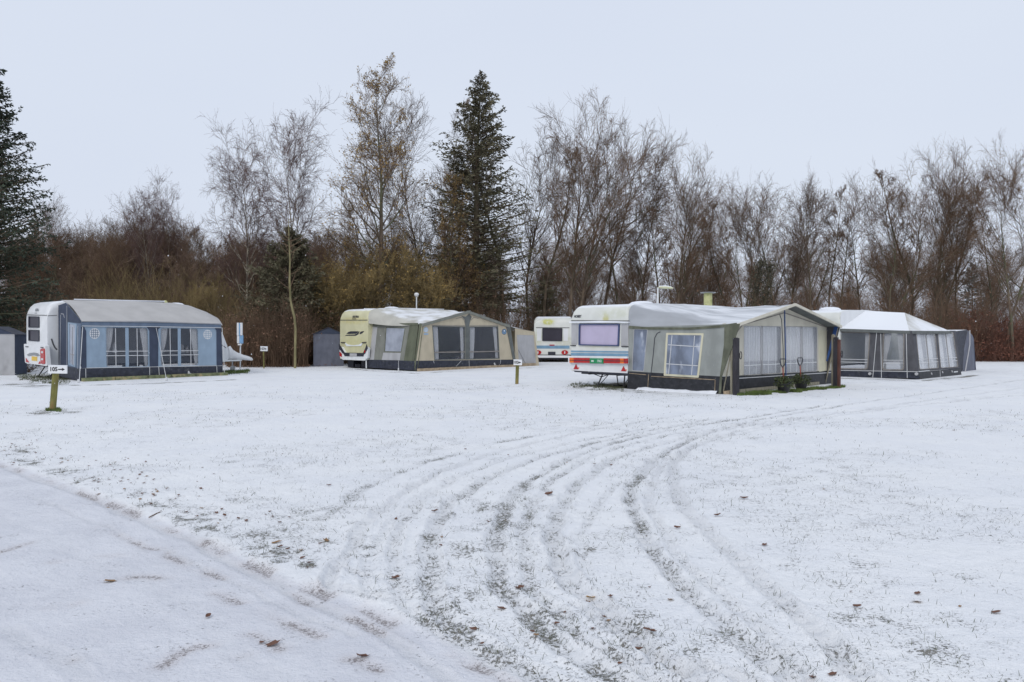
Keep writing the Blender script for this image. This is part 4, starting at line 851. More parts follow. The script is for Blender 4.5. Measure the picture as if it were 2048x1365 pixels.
def quad_grid(a, b, c, d, n=10, m=10, sag=.05):
    return [[a.lerp(d, i / n).lerp(b.lerp(c, i / n), j / m) - Vector((0, 0, sag * math.sin(math.pi * i / n) * math.sin(math.pi * j / m))) for j in range(m + 1)] for i in range(n + 1)]
SHB = [D(.0, 0, 2.2), D(.25, 0, 2.5)]
mb = MB(); mb.grid(quad_grid(E0, BK0, RB, PK, 12, 12, .07)); mb.grid(quad_grid(BK1, E1, PK, RB, 10, 10, .05)); mb.grid(tri_grid(PK, E0, E1, 10, .02))
mb.build('roof', 'roof_snowy', aD, smooth=False)
MB().slab([[D(0.02, .01, 1.6), D(0.02, .01, 2.3), D(.12, .01, 2.45), D(.8, .01, 2.56), D(3.8, .01, 2.56), D(4.5, .01, 2.0), D(4.5, .01, 1.6)]], -D.w, 0, .02).build('roof_back_edge', 'bright_shell', aD)
pfD = D.plane((0, VD, 0), (1, VD, 0), (0, VD + LEAN, ZE)); psD = Plane(D(0, VD, 0), D(.10, VD + LEAN, ZE), D(0, 0, 0))
for a, b in ((E0 + (E0 - E1).normalized() * .05, E1), (BK0, E0)):
    d = (b - a).normalized(); nn = Vector((0, 0, 1)).cross(d); nn = nn if nn.dot(CAM - a) > 0 else -nn
    MB().slab([[a, b, b - Vector((0, 0, .11)), a - Vector((0, 0, .11))]], nn, 0, .05).build('canopy_band', 'grey_band', aD)
sw1 = [(1672, 664), (1741, 665), (1736, 739.5), (1670, 738)]; sw2 = [(1766, 664.5), (1809, 665), (1808.5, 741), (1764.5, 741)]
MB().sheet(psD, [(1670, 741), (1672, 660), (1824, 662), (1836, 744), (1750, 743)], [rq(sw1, 6), rq(sw2, 6)], 0, .008).build('side_wall', 'charcoal_cloth', aD)
for q in (sw1, sw2):
    w = window(aD, psD, q, 'taupe_cloth', 'pvc_smoke', 1.8, 6, fth=.016)
    ribbons(w, psD, [(lerp(shrink(q, 2)[0], shrink(q, 2)[3], k), lerp(shrink(q, 2)[1], shrink(q, 2)[2], k)) for k in (.75, .83)], .02, 'muntin', 'piping', .006)
    a, b, c_, d = shrink(q, 2)
    nb = 14 if q is sw2 else 9
    curtain(aD, psD, a, (a[0] + nb, a[1]), (d[0] + 5, d[1]), (d[0], d[1]), -.05, 4, 'curtain', mid=-2)
    curtain(aD, psD, (b[0] - nb, b[1]), b, c_, (c_[0] - 6, c_[1]), -.05, 4, 'curtain', mid=0)
ribbons(aD, psD, [((1754, 664), (1746, 756)), ((1762, 668), (1763.5, 757)), ((1813, 668), (1815, 757)), ((1668, 741), (1836, 744))], .02, 'piping', 'piping', .02)
MB().sheet(psD, [(1668, 741.5), (1750, 742.5), (1837, 744.5), (1839, 757.5), (1668, 754)], (), 0, .012).build('mud_skirt', 'skirt_dark', aD)
fw = [[(1831, 665), (1870, 665), (1877, 737), (1838.5, 740)], [(1874.5, 665), (1906, 664.5), (1916, 734.5), (1881, 737)]]
MB().sheet(pfD, [(1822, 661), (1911, 662), (1920.5, 737), (1836, 744)], [rq(q, 3) for q in fw], 0, .008).build('front_wall', 'charcoal_cloth', aD)
for q in fw:
    w = window(aD, pfD, q, 'taupe_cloth', 'pvc_pale', 1.0, 3, fth=.014)
    a, b = lerp(q[0], q[1], .5), lerp(q[3], q[2], .5)
    ribbons(w, pfD, [(a, b)], .05, 'window_post', 'taupe_cloth', .012)
    ribbons(w, pfD, [(lerp(q[0], q[3], k), lerp(q[1], q[2], k)) for k in (.73, .82)], .02, 'muntin', 'piping', .010)
    curtain(aD, pfD, q[0], q[1], q[2], q[3], -.07, 8, 'net_curtain')
    curtain(aD, pfD, lerp(q[0], q[1], .5), lerp(q[0], q[1], .8), lerp(q[3], q[2], .85), lerp(q[3], q[2], .5), -.06, 4, 'curtain')
    curtain(aD, pfD, q[0], lerp(q[0], q[1], .3), lerp(q[3], q[2], .35), q[3], -.06, 4, 'curtain')
MB().sheet(pfD, [(1836.5, 744.5), (1920.5, 737.5), (1922.5, 751), (1839, 757.5)], (), 0, .012).build('mud_skirt', 'skirt_black', aD)
ribbons(aD, pfD, [((1822.5, 664), (1834, 744)), ((1834, 744), (1837.5, 757)), ((1879, 741), (1879.5, 754)), ((1836, 743.6), (1858, 741.5))], .022, 'piping', 'piping', .016)
for px, py in ((1741, 748), (1834, 748.5)): MB().lathe(psD.at(px, py) + psD.n * .05, [(.05, -.05), (.06, 0), (.05, .05)], 8, psD.n).build('peg_strap', 'plate_grey', aD)
for px, py in ((1862, 748), (1884, 745), (1903, 743.5)): MB().lathe(pfD.at(px, py), [(.045, 0), (.045, .03)], 8, pfD.n).build('emblem', 'plate_grey', aD)
MB().sheet(pfD, [(1907, 743.5), (1915, 742.5), (1915, 744.8), (1907, 745.8)], (), .013, .004).build('emblem', 'piping', aD)
MB().slab([[D(.03, -.03, 0), D(LD, -.03, 0), D(LD - .03, VD + .05, 0), D(.03, VD + .05, 0)]], Vector((0, 0, 1)), .05, .01).build('groundsheet', 'groundsheet', aD)
# annex of D
XD = Rig(*D(LD + .05, VD + .9, 0)[:2], D.ang)
tXD = root('awning_annex', XD.o, XD.ang, 'dark blue grey annex at the far right end of the charcoal awning', 'annex')
pXD = XD.plane((0, 0, 0), (1, 0, 0), (0, 0, 1))
q = [(1909, 664), (1933, 661), (1944, 671), (1946, 745), (1924, 749), (1921, 740)]
MB().sheet(pXD, [(1908, 664), (1934, 660), (1927, 700), (1924, 748), (1921, 748)], (), 0, .01).build('front_wall', 'skirt_dark', tXD)
MB().sheet(pXD, [(1935, 661), (1944, 671), (1946, 676), (1949, 744), (1925, 748.5), (1927, 700)], (), .0, .02).build('side_wall', 'slate_cloth', tXD)
MB().sheet(pXD, [(1944.5, 672), (1947, 676), (1952, 743), (1948, 745)], (), -.02, .03).build('corner_panel', 'navy_cloth', tXD)
a, b, c_ = pXD.at(1909, 663), pXD.at(1934, 660), pXD.at(1946, 675)
MB().grid([[a, b, c_], [a + XD.w * 1.6, b + XD.w * 1.6, c_ + XD.w * 1.6]]).build('roof', 'roof_snowy', tXD)
MB().slab([[c_, pXD.at(1950, 745), pXD.at(1950, 745) + XD.w * 1.6, c_ + XD.w * 1.6]], XD.u, 0, .01).build('side_wall', 'navy_cloth', tXD)
MB().tube([pXD.at(1934.5, 661) + pXD.n * .1, pXD.at(1932, 690) + pXD.n * .15, pXD.at(1925, 746) + pXD.n * .1], .022, 6).build('frame_pole', 'plate_grey', tXD)

# ---- E : small caravan far in the middle
Ez = 46.0
Er = Rig((1141 - 1024) / F * Ez + .15, Ez, R(86))
cE, bE = caravan(Er, 5.5, 2.25, .42, [(0, 2.25), (.03, 2.36), (.1, 2.48), (.22, 2.56), (.4, 2.60), (.8, 2.63), (3, 2.65)], [(1, 2.6, .42), (.4, 2.4, .42), (.1, 1.9, .42), (0, 1.4, .6)], .25, 'shell_moss_e', 'small white caravan with dark rear window and blue stripe between the two awnings')
pE = Er.plane((0, 0, 0), (0, 1, 0), (0, 0, 1))
MB().sheet(pE, [(1072, 655), (1139, 655.3), (1139, 656.6), (1072, 656.3)], (), 0, .012).build('seam', 'seam', cE)
window(cE, pE, [(1084.5, 656.5), (1125, 657), (1124.5, 683), (1084.5, 682.5)], 'dark_trim', 'glass_dark', 1.2, 1.5, fth=.04)
for q in ([(1074, 658), (1082.5, 658), (1082.5, 682), (1074, 682)], [(1127, 658), (1136, 658), (1136, 682), (1127, 682)]): MB().sheet(pE, q, (), 0, .01).build('pale_panel', 'bright_shell', cE)
MB().sheet(pE, [(1072, 691.5), (1139, 691.7), (1139, 697.8), (1072, 697.6)], (), 0, .012).build('stripe', 'blue_band', cE)
MB().sheet(pE, [(1099, 689.8), (1109, 689.8), (1109, 691.8), (1099, 691.8)], (), 0, .03).build('handle', 'red_plastic', cE)
for cx in (1076, 1129.5):
    tl_ = MB().sheet(pE, [(cx + 6.8 * math.cos(a), 705.3 + 4.5 * math.sin(a)) for a in np.linspace(0, 6.283, 17)[:-1]], (), .0, .05).build('tail_light', 'red_plastic', cE)
    MB().sheet(pE, rr(cx - 1, 702.8, cx + 1, 708, .8), (), .052, .01).build('lamp_lens', 'piping', tl_)
MB().sheet(pE, [(1096, 704), (1111, 704), (1111, 710), (1096, 710)], (), 0, .02).build('number_plate', 'dark_trim', cE)
MB().sheet(pE, [(1073, 711), (1139, 711.5), (1137, 716), (1078, 716)], (), -.02, .05).build('lower_panel', 'bright_shell', cE)
MB().box(Er(.6, 1.1, .25), (.8, 1.9, .25), Er.ang).build('underside_box', 'dark_trim', cE)  # dark block filling the underside below the body
steady(cE, Er, .3, .5, .42, .5); steady(cE, Er, .3, 1.8, .42, .5)

# ------------------------------------------------------------------ storage tents
def tent(rig, w, d, he, hp, wall, roofm, label, trim='navy_cloth'):
    t = root('storage_tent', rig.o, rig.ang, label, 'tent')
    fr = [rig(0, 0, 0), rig(w, 0, 0), rig(w, 0, he), rig(w / 2, 0, hp), rig(0, 0, he)]
    MB().slab([[fr[0], fr[1], fr[2], fr[4]]], -rig.w, 0, .01).build('front_wall', wall, t)
    MB().slab([[fr[4], fr[2], fr[3]]], -rig.w, .01, .02).build('gable', trim, t)
    MB().slab([[fr[1], rig(w, d, 0), rig(w, d, he), fr[2]]], rig.u, 0, .01).slab([[fr[0], rig(0, d, 0), rig(0, d, he), fr[4]]], -rig.u, 0, .01).slab([[rig(0, d, 0), rig(w, d, 0), rig(w, d, he), rig(w / 2, d, hp), rig(0, d, he)]], rig.w, 0, .01).build('side_wall', trim if wall == 'light_grey_cloth' else wall, t)
    o = .06
    MB().slab([[rig(-o, -o, he - .03), rig(w / 2, -o, hp + .02), rig(w / 2, d, hp + .02), rig(-o, d, he - .03)]], (Vector((0, 0, 1)) - rig.u * .3).normalized(), 0, .02).slab([[rig(w + o, -o, he - .03), rig(w / 2, -o, hp + .02), rig(w / 2, d, hp + .02), rig(w + o, d, he - .03)]], (Vector((0, 0, 1)) + rig.u * .3).normalized(), 0, .02).build('roof', roofm, t)
    return t
K('tent_roof', (.06, .065, .085), .8, .15, 5, .1, snow=(1.12, 1.25, 4, .3))
tent(Rig((627 - 1024) / F * 39.5, 39.5, R(12)), 1.45, 1.8, 1.62, 1.92, 'slate_cloth', 'tent_roof', 'grey storage tent with dark gable beside the bushes, left of the cream caravan')
tent(Rig((-42 - 1024) / F * 31.4, 31.4, R(8)), 1.30, 1.0, 1.62, 1.88, 'light_grey_cloth', 'tent_roof', 'pale grey storage tent cut by the left edge of the picture')

# ------------------------------------------------------------------ pitch number signs
def num_sign(px, pytop, pybot, board, s, label, lean=0.0, rpost=.055, th=.03):
    base = gp(px, pybot); Y = base.y; t = root('pitch_sign', base, 0, label, 'sign')
    top = at_depth(px + lean, pytop, Y)
    MB().tube([base - Vector((0, 0, .1)), top], rpost, 12).build('post', 'post_algae', t, smooth=True)
    x0, y0, x1, y1 = board; pl = Plane((0, Y - rpost - .02, 0), (1, Y - rpost - .02, 0), (0, Y - rpost - .02, 1)); pl.n = Vector((0, -1, 0))
    sk = (y1 - y0) * .04
    b = MB().sheet(pl, [(x0, y0), (x1, y0 + sk), (x1, y1 + sk), (x0, y1)], (), 0, th).build('board', 'sign_white', t)
    w = (x1 - x0); h = (y1 - y0) / F * Y
    text(b, pl, x0 + w * .29, (y0 + y1) / 2, s, h * .52, 'sign_ink', 'number', th + .002, .95, .004)
    cy = (y0 + y1) / 2 + .2; ax, bx = x0 + w * .54, x0 + w * .90; hh = (y1 - y0)
    mb = MB().sheet(pl, [(ax, cy - hh * .07), (bx - hh * .35, cy - hh * .07), (bx - hh * .35, cy - hh * .2), (bx, cy), (bx - hh * .35, cy + hh * .2), (bx - hh * .35, cy + hh * .07), (ax, cy + hh * .07)], (), th, .003)
    mb.build('arrow', 'sign_ink', b)
    MB().sheet(pl, [(x0, y0 - .6), (x1, y0 - .6 + sk), (x1, y0 + .3 + sk), (x0, y0 + .3)], (), -.015, .05).build('snow_cap', 'snow_pile', b)
    return t
num_sign(104.5, 746, 820, (98, 731, 135, 747), '105', 'leaning mossy post with white board numbered 105 and an arrow', 7, .065)
num_sign(1033.5, 729, 768, (1027, 720, 1044, 730.5), '102', 'white arrow sign on a short mossy post before the beige annex', 1.5, .055)
num_sign(528, 702, 737, (521, 693.5, 535.5, 702.5), '103', 'small white arrow sign on a thin post by the bushes', -1, .03)

# blue and white narrow boards on a pole behind the drawbar
p = gp(480.5, 741); t = root('pole_sign', p, R(75), 'narrow blue and white board on a white pole behind the coupling', 'sign')
Y = p.y
MB().tube([p, at_depth(481, 646, Y)], .03, 8).build('pole', 'ridge_white', t)
for x0, x1, y0, y1, m in ((475.2, 479, 646, 672, 'sign_white'), (479.4, 481.6, 647, 672, 'sign_blue'), (482, 485.5, 646, 672, 'sign_white'), (475.5, 480, 672.5, 687, 'sign_white'), (480.4, 486.8, 671, 687.5, 'sign_blue'), (477, 484, 688, 691, 'sign_white')):
    pl = Plane((0, Y - .06, 0), (1, Y - .06, 0), (0, Y - .06, 1)); MB().sheet(pl, rr(x0, y0, x1, y1, .8), (), 0, .10).build('board', m, t)
# ------------------------------------------------------------------ lamps and vent beyond the roofs
def lamp_globe(px, py, Y):
    top = at_depth(px, py, Y); t = root('street_lamp', (top.x, Y, 0), 0, 'white globe lamp on a thin pole behind the beige awning roof', 'lamp')
    MB().tube([(top.x, Y, 0), (top.x, Y, top.z - .1)], .035, 8).build('pole', 'ridge_white', t)
    MB().lathe(top - Vector((0, 0, .14)), [(.05, -.04), (.09, 0), (.12, .05), (.14, .10), (.12, .16), (.05, .20)], 14).build('lamp_shade', 'globe_white', t, smooth=True)
lamp_globe(833, 588, 44)
top = at_depth(1315.7, 575.5, 34); t = root('street_lamp', (top.x, 34, 0), 0, 'lamp with long yellowish head on a white pole above the silver roof', 'lamp')
MB().tube([(top.x, 34, 0), top], [.05, .035], 8).build('pole', 'ridge_white', t)
a, b = at_depth(1316, 576, 34), at_depth(1347, 577, 34)
blob(t, 'lamp_head', 'lamp_yellow', [(a, (0, .03, 0), .02), (a.lerp(b, .12) + Vector((0, 0, .02)), (0, .10, 0), .07), (a.lerp(b, .5) + Vector((0, 0, .01)), (0, .14, 0), .10), (a.lerp(b, .85), (0, .12, 0), .07), (b, (0, .02, 0), .02)])
top = at_depth(1416, 587, 30); t = root('chimney_vent', (top.x, 30, 0), 0, 'yellow green vent pipe with flat snowy cap rising behind the silver roof', 'vent')
MB().tube([(top.x, 30, 0), (top.x, 30, top.z)], .155, 18).build('pipe', 'vent_yellow', t, smooth=True)
MB().lathe(top, [(.26, 0), (.30, .02), (.28, .04)], 18).build('cap', 'steel', t)
# far flat roof seen through the branches at left
p = Vector(((352 - 1024) / F * 72, 72, 0)); t = root('far_building', p, 0, 'low dark flat roofed building glimpsed through the branches at left', 'building')
MB().box((p.x, 74, 2.4), (2.9, 4, 4.8)).build('wall', 'far_wall', t); MB().box((p.x, 74, 5.05), (3.6, 4.6, .45)).build('roof', 'tent_roof', t)
# snowy planks leaning in the bushes behind the coupling
p = gp(505, 735); t = root('plank_pile', (p.x, 41.5, 0), .3, 'snow topped planks lying in the bushes behind the coupling', 'plank pile')
for k, (x, z, a) in enumerate(((-.5, .95, .1), (.1, 1.25, .28), (.5, 1.5, .25), (-.1, 1.7, .05))):
    MB().box((p.x + x, 41.5 + k * .2, z), (1.3, .14, .07), .2).build('plank', 'snow_pile' if k != 1 else 'timber_tan', t)
for x in (-.7, .6): MB().tube([(p.x + x, 41.7, 0), (p.x + x * .9, 41.9, 1.7)], .04, 6).build('support', 'post_brown', t)
# little snow ridge pushed up against the skirt of the near awning
q = []; n_ = 40
for i in range(n_):
    a = i / (n_ - 1); y = -.4 - a * 2.6; h = .04 + .06 * float(fbm(np.array([y * 3]), np.array([3.]), 3)[0]) ; w = .13 + .08 * float(fbm(np.array([y * 2]), np.array([9.]), 2)[0])
    q.append([A(-.01, y, h), A(-.05, y, h * 1.05), A(-.01 - w * .6, y, h * .6), A(-.01 - w, y, -.02)])
tag(MB().grid(q).build('snow', 'snow_pile', smooth=True), 'ridge of soft snow lying along the foot of the near awning side', None, None, 'stuff')

# ------------------------------------------------------------------ trees
def unit(v): return v / (np.linalg.norm(v, axis=-1, keepdims=True) + 1e-9)
def grow(S, Dv, L, Rr, nseg, wander, up, tip=.35, droop=0.0):
    """polylines for many branches at once -> points (n, nseg+1, 3), radii (n, nseg+1)"""
    n = len(S); P = np.zeros((n, nseg + 1, 3)); P[:, 0] = S; d = unit(Dv.copy()); st = (L / nseg)[:, None]
    for i in range(nseg):
        d = d + rng.normal(size=(n, 3)) * wander; d[:, 2] += up - droop * (i / nseg); d = unit(d); P[:, i + 1] = P[:, i] + d * st
    t = np.linspace(0, 1, nseg + 1); return P, Rr[:, None] * (1 - (1 - tip) * t)[None]
def kids(P, Rd, L, m, t0, t1, spread, ratio, rr_, lenf=None, jit=.35):
    n, k, _ = P.shape; tot = n * m; bi = np.repeat(np.arange(n), m)
    t = t0 + (t1 - t0) * ((np.tile(np.arange(m), n) + rng.uniform(0, 1, tot)) / m); f = np.clip(t, 0, .999) * (k - 1); i = f.astype(int); fr = (f - i)[:, None]
    p = P[bi, i] * (1 - fr) + P[bi, i + 1] * fr; tan = unit(P[bi, i + 1] - P[bi, i]); r0 = Rd[bi, i] * (1 - fr[:, 0]) + Rd[bi, i + 1] * fr[:, 0]
    a = unit(np.cross(tan, rng.normal(size=(tot, 3)))); ang_ = spread * (1 + rng.normal(size=tot) * .22)
    d = tan * np.cos(ang_)[:, None] + a * np.sin(ang_)[:, None]
    le = (L[bi] * ratio * (1 + rng.normal(size=tot) * jit * .6)).clip(.08); 
    if lenf is not None: le = le * lenf(t)
    return p, d, le, np.minimum(r0 * .8, np.maximum(r0 * rr_, .004)), t
def tubes(P, Rd, k):
    n, m, _ = P.shape; T = np.zeros_like(P); T[:, 1:-1] = P[:, 2:] - P[:, :-2]; T[:, 0] = P[:, 1] - P[:, 0]; T[:, -1] = P[:, -1] - P[:, -2]; T = unit(T)
    ref = unit(np.cross(T[:, :1], rng.normal(size=(n, 1, 3)))); u = unit(ref - T * (ref * T).sum(-1, keepdims=True)); w = np.cross(T, u)
    a = np.arange(k) * 2 * np.pi / k
    V = P[:, :, None] + Rd[:, :, None, None] * (u[:, :, None] * np.cos(a)[None, None, :, None] + w[:, :, None] * np.sin(a)[None, None, :, None])
    base = (np.arange(n)[:, None, None] * m + np.arange(m - 1)[None, :, None]) * k; j = np.arange(k)[None, None]; j2 = (j + 1) % k
    Fq = np.stack([base + j, base + j2, base + k + j2, base + k + j], -1).reshape(-1, 4); return V.reshape(-1, 3), Fq
def join(parts):
    V = []; Fq = []; o = 0
    for v, f in parts: V.append(v); Fq.append(f + o); o += len(v)
    return np.concatenate(V), np.concatenate(Fq)
def leafquads(Pc, size, flat=0.0):
    n = len(Pc); d = unit(rng.normal(size=(n, 3))); e = unit(np.cross(d, rng.normal(size=(n, 3)))); s = (size * rng.uniform(.6, 1.3, n))[:, None]
    V = np.stack([Pc - d * s, Pc - e * s * .55, Pc + d * s, Pc + e * s * .55], 1).reshape(-1, 3); return V, np.arange(n * 4).reshape(-1, 4)
def bare_tree(H, r0, n1=26, spread1=.75, len1=.32, up1=.05, upt=.03, n2=8, n3=5, n4=4, droop=0.0, t0=.28, wander=.045, leaves=0, leafsize=.05, lean=0, twigr=.0085, shape=None, r1=.50, stems=1, l2=.45, l3=.45):
    """numbers in metres for a tree of height H"""
    S = np.zeros((stems, 3)); S[:, 0] = np.linspace(-.25, .25, stems) if stems > 1 else 0
    d0 = np.tile([lean, 0, 1.0], (stems, 1)) + (rng.normal(size=(stems, 3)) * .03 * (stems > 1))
    if stems > 1: d0[:, 0] += np.linspace(-.07, .07, stems)
    Hs = H * np.where(np.arange(stems) == 0, 1, rng.uniform(.84, .97, stems))
    P0, R0 = grow(S, d0, Hs, np.full(stems, r0), 18, wander, .035, .05); R0[:, 0] *= 1.35
    shp = shape or (lambda t: 1.15 - .80 * ((t - t0) / (1 - t0)))
    p, d, L, r, t = kids(P0, R0, Hs, n1, t0, .985, spread1, len1, r1, shp); P1, R1 = grow(p, d, L, r, 9, .085, up1, .22, droop * .4)
    p, d, L2, r, t = kids(P1, R1, L, n2, .22, 1, .62, l2, .5, lambda t: 1.25 - .75 * t); P2, R2 = grow(p, d, L2, r.clip(twigr * 1.9), 6, .10, upt, .4, droop)
    p, d, L3, r, t = kids(P2, R2, L2, n3, .15, 1, .60, l3, .6); P3, R3 = grow(p, d, L3, r.clip(twigr), 3, .12, upt, .6, droop * 1.3)
    p, d, L4, r, t = kids(P3, R3, L3, n4, .1, 1, .60, .60, .8); P4, R4 = grow(p, d, L4.clip(.12), np.full(len(p), twigr * .85), 2, .12, upt, .6, droop * 1.6)
    trunk = join([tubes(P0, R0, 10), tubes(P1, R1, 5)]); crown = join([tubes(P2, R2, 3), tubes(P3, R3, 3), tubes(P4, R4, 3)])
    lv = None
    if leaves: allp = np.concatenate([P3[:, -1], P4[:, -1]]); lv = leafquads(allp[rng.choice(len(allp), min(leaves, len(allp)), False)] + rng.normal(size=(min(leaves, len(allp)), 3)) * .03, leafsize)
    return trunk, crown, lv
def spruce(H, rb, nb=230, t0=.08, dens=1.0, gap=0.0, tw=11, blade=.12, rise=.05, nbl=9):
    P0, R0 = grow(np.zeros((1, 3)), np.array([[0, 0, 1.0]]), np.array([H]), np.array([H * .014]), 14, .01, .05, .05)
    t = t0 + (1 - t0) * (np.arange(nb) + rng.uniform(0, 1, nb)) / nb; t = 1 - (1 - t) ** 1.0; f = t * 14; i = np.clip(f.astype(int), 0, 13); fr = (f - i)[:, None]
    p = P0[0, i] * (1 - fr) + P0[0, i + 1] * fr; az = rng.uniform(0, 2 * np.pi, nb)
    prof = np.clip((1 - t) ** .72 * (1.0 - .35 * np.clip((.22 - t) / .22, 0, 1)), .02, 1); L = rb * prof * rng.uniform(.62, 1.15, nb) * (1 - gap * (rng.uniform(size=nb) < .3))
    el = -.15 + .75 * t ** 1.5 + rng.normal(size=nb) * .08
    d = np.stack([np.cos(az) * np.cos(el), np.sin(az) * np.cos(el), np.sin(el)], -1); P1, R1 = grow(p, d, L, (L * .016).clip(.012), 7, .04, rise, .25)
    q, dd, L2, r, tt = kids(P1, R1, L, tw, .1, 1, .85, .30, .5, lambda t: 1.25 - .85 * t); dd[:, 2] = dd[:, 2] * .35 - .12; LB_ = np.repeat(L, tw); L2 = np.minimum(L2.clip(.12, 1.0), LB_ * .45)
    P2, R2 = grow(q, unit(dd), L2, np.full(len(q), .008), 3, .08, -.03, .5)
    # needle blades around every twig
    allP = [P2, P1[:, 2:]]; VV = []
    for PP, nb_, LL in ((P2, nbl, LB_), (P1[:, 3:], 8, L)):
        n, m, _ = PP.shape; k = n * nb_; bi = np.repeat(np.arange(n), nb_); f = rng.uniform(0, .999, k) * (m - 1); i = f.astype(int); fr = (f - i)[:, None]
        c = PP[bi, i] * (1 - fr) + PP[bi, i + 1] * fr; tan = unit(PP[bi, i + 1] - PP[bi, i]); dr = unit(tan * .9 + rng.normal(size=(k, 3)) * .55); sd = unit(np.cross(dr, rng.normal(size=(k, 3)))); s = (blade * rng.uniform(.6, 1.25, k) * np.clip(LL[bi] / .9, .30, 1))[:, None]
        VV.append(np.stack([c, c + dr * s * .5 + sd * s * .20, c + dr * s, c + dr * s * .5 - sd * s * .20], 1).reshape(-1, 3))
    V = np.concatenate(VV); return join([tubes(P0, R0, 9), tubes(P1, R1, 4)]), join([tubes(P2, R2, 3)]), (V, np.arange(len(V)).reshape(-1, 4))
def tree_meshes(parts, tm, cm, lm):
    tr, cr_, lv = parts
    return (np_mesh('trunk', *tr, [tm]), np_mesh('crown', *cr_, [cm]), np_mesh('leaves', *lv, [lm], smooth=False) if lv is not None else None)
TOPS = {}
def TOP(me):
    if me.name not in TOPS:
        a = np.empty(len(me.vertices) * 3, np.float32); me.vertices.foreach_get('co', a); TOPS[me.name] = float(np.percentile(a[2::3], 99.93))
    return TOPS[me.name]
def place_tree(meshes, px, Y, H, H0, name, label, cat='tree', group=None, rot=None, sx=1.0, leafname='leaves'):
    o = bpy.data.objects.new(name, None); C.objects.link(o); X = (px - 1024) / F * Y
    o.location = (X, Y, 0); o.rotation_euler = (0, 0, rng.uniform(0, 6.28) if rot is None else rot); s = H / max(TOP(m_) for m_ in meshes if m_); o.scale = (s * sx, s * sx, s); tag(o, label, cat, group)
    for nm, me in zip(('trunk', 'crown', leafname), meshes):
        if me is None: continue
        c = bpy.data.objects.new(nm, me); C.objects.link(c); c.parent = o
    return o
def hgt(py, Y): return HC + (HY - py) * Y / F
dome = lambda t: .55 + .75 * np.sin(np.clip((t - .15) / .85, 0, 1) * 2.6)
flat_top = lambda t: 1.05 - .50 * t
TREES = {
 'oakA': (tree_meshes(bare_tree(14, .19, n1=28, spread1=.66, len1=.28, up1=.055, stems=2, t0=.30, wander=.035, shape=dome, n2=9), 'bark', 'twig_brown', 'leaf_tan'), 14),
 'oakB': (tree_meshes(bare_tree(13, .18, n1=26, spread1=.68, len1=.26, up1=.055, t0=.38, wander=.05, shape=dome, n2=9), 'bark', 'twig_grey', 'leaf_tan'), 13),
 'oakC': (tree_meshes(bare_tree(13, .17, n1=20, spread1=.70, len1=.33, up1=.09, t0=.36, wander=.09, stems=2, shape=dome, n2=9, leaves=420, leafsize=.05), 'bark', 'twig_brown', 'leaf_rust'), 13),
 'oakD': (tree_meshes(bare_tree(13, .17, n1=22, spread1=.68, len1=.27, up1=.08, t0=.42, wander=.07, shape=dome, n2=9, stems=1, leaves=60), 'bark', 'twig_brown', 'leaf_rust'), 13),
 'poplar': (tree_meshes(bare_tree(13, .15, n1=30, spread1=.62, len1=.22, up1=.07, n4=4, t0=.34, wander=.055, shape=dome), 'bark', 'twig_grey', 'leaf_tan'), 13),
 'pole': (tree_meshes(bare_tree(13, .13, n1=22, spread1=.70, len1=.16, up1=.06, n2=7, n3=5, n4=3, t0=.30, wander=.06), 'bark', 'twig_brown', 'leaf_rust'), 13),
 'birch': (tree_meshes(bare_tree(14, .14, n1=42, spread1=.80, len1=.26, up1=.07, upt=0, n2=9, n3=5, n4=4, droop=.08, t0=.24, wander=.04, twigr=.0085, shape=dome, leaves=1800, leafsize=.04), 'bark_pale', 'twig_purple', 'leaf_tan'), 14),
 'birch2': (tree_meshes(bare_tree(14, .12, n1=34, spread1=.70, len1=.24, up1=.07, upt=.02, n2=9, droop=.03, t0=.32, wander=.05, twigr=.008, stems=2, shape=dome), 'bark_pale', 'twig_grey', 'leaf_tan'), 14),
 'leafy': (tree_meshes(bare_tree(17, .21, n1=40, spread1=.92, len1=.25, up1=.08, n2=9, t0=.16, wander=.025, leaves=5200, leafsize=.06, twigr=.0075, shape=lambda t: 1.1 - .62 * t), 'bark', 'twig_brown', 'leaf_yellow'), 17),
 'scrubby': (tree_meshes(bare_tree(10, .08, n1=26, spread1=.58, len1=.30, up1=.07, n2=8, n3=6, n4=4, t0=.14, wander=.07, stems=4, twigr=.0075, leaves=300, leafsize=.045, shape=dome), 'bark', 'twig_red', 'leaf_rust'), 10),
 'scrubbyB': (tree_meshes(bare_tree(10, .08, n1=26, spread1=.52, len1=.30, up1=.08, n2=8, n3=6, n4=4, t0=.12, wander=.07, stems=3, twigr=.0075, shape=dome), 'bark', 'twig_brown', 'leaf_rust'), 10),
 'bush': (tree_meshes(bare_tree(5, .035, n1=20, spread1=.8, len1=.45, up1=.05, n2=7, n3=5, n4=3, t0=.06, wander=.10, stems=5, twigr=.006, leaves=2000, leafsize=.05), 'bark', 'twig_yellow', 'leaf_yellow'), 5),
}
low_sp = tree_meshes(spruce(7, 3.1, 300, .1, tw=10, blade=.16, gap=.3, nbl=8), 'bark', 'twig_brown', 'needle_olive')
big_sp = tree_meshes(spruce(14, 4.4, 520, .06, tw=12, blade=.15, nbl=10), 'bark', 'twig_brown', 'needle')
mid_sp = tree_meshes(spruce(17.8, 4.6, 400, .16, tw=9, blade=.17, gap=.4, nbl=7), 'bark', 'twig_brown', 'needle_olive')
sm_sp = tree_meshes(spruce(8, 3.0, 190, .1, tw=9, blade=.14, gap=.3, nbl=7), 'bark', 'twig_brown', 'needle_olive')
pale_sp = (sm_sp[0], sm_sp[1], sm_sp[2].copy()); pale_sp[2].materials[0] = M['needle_haze']
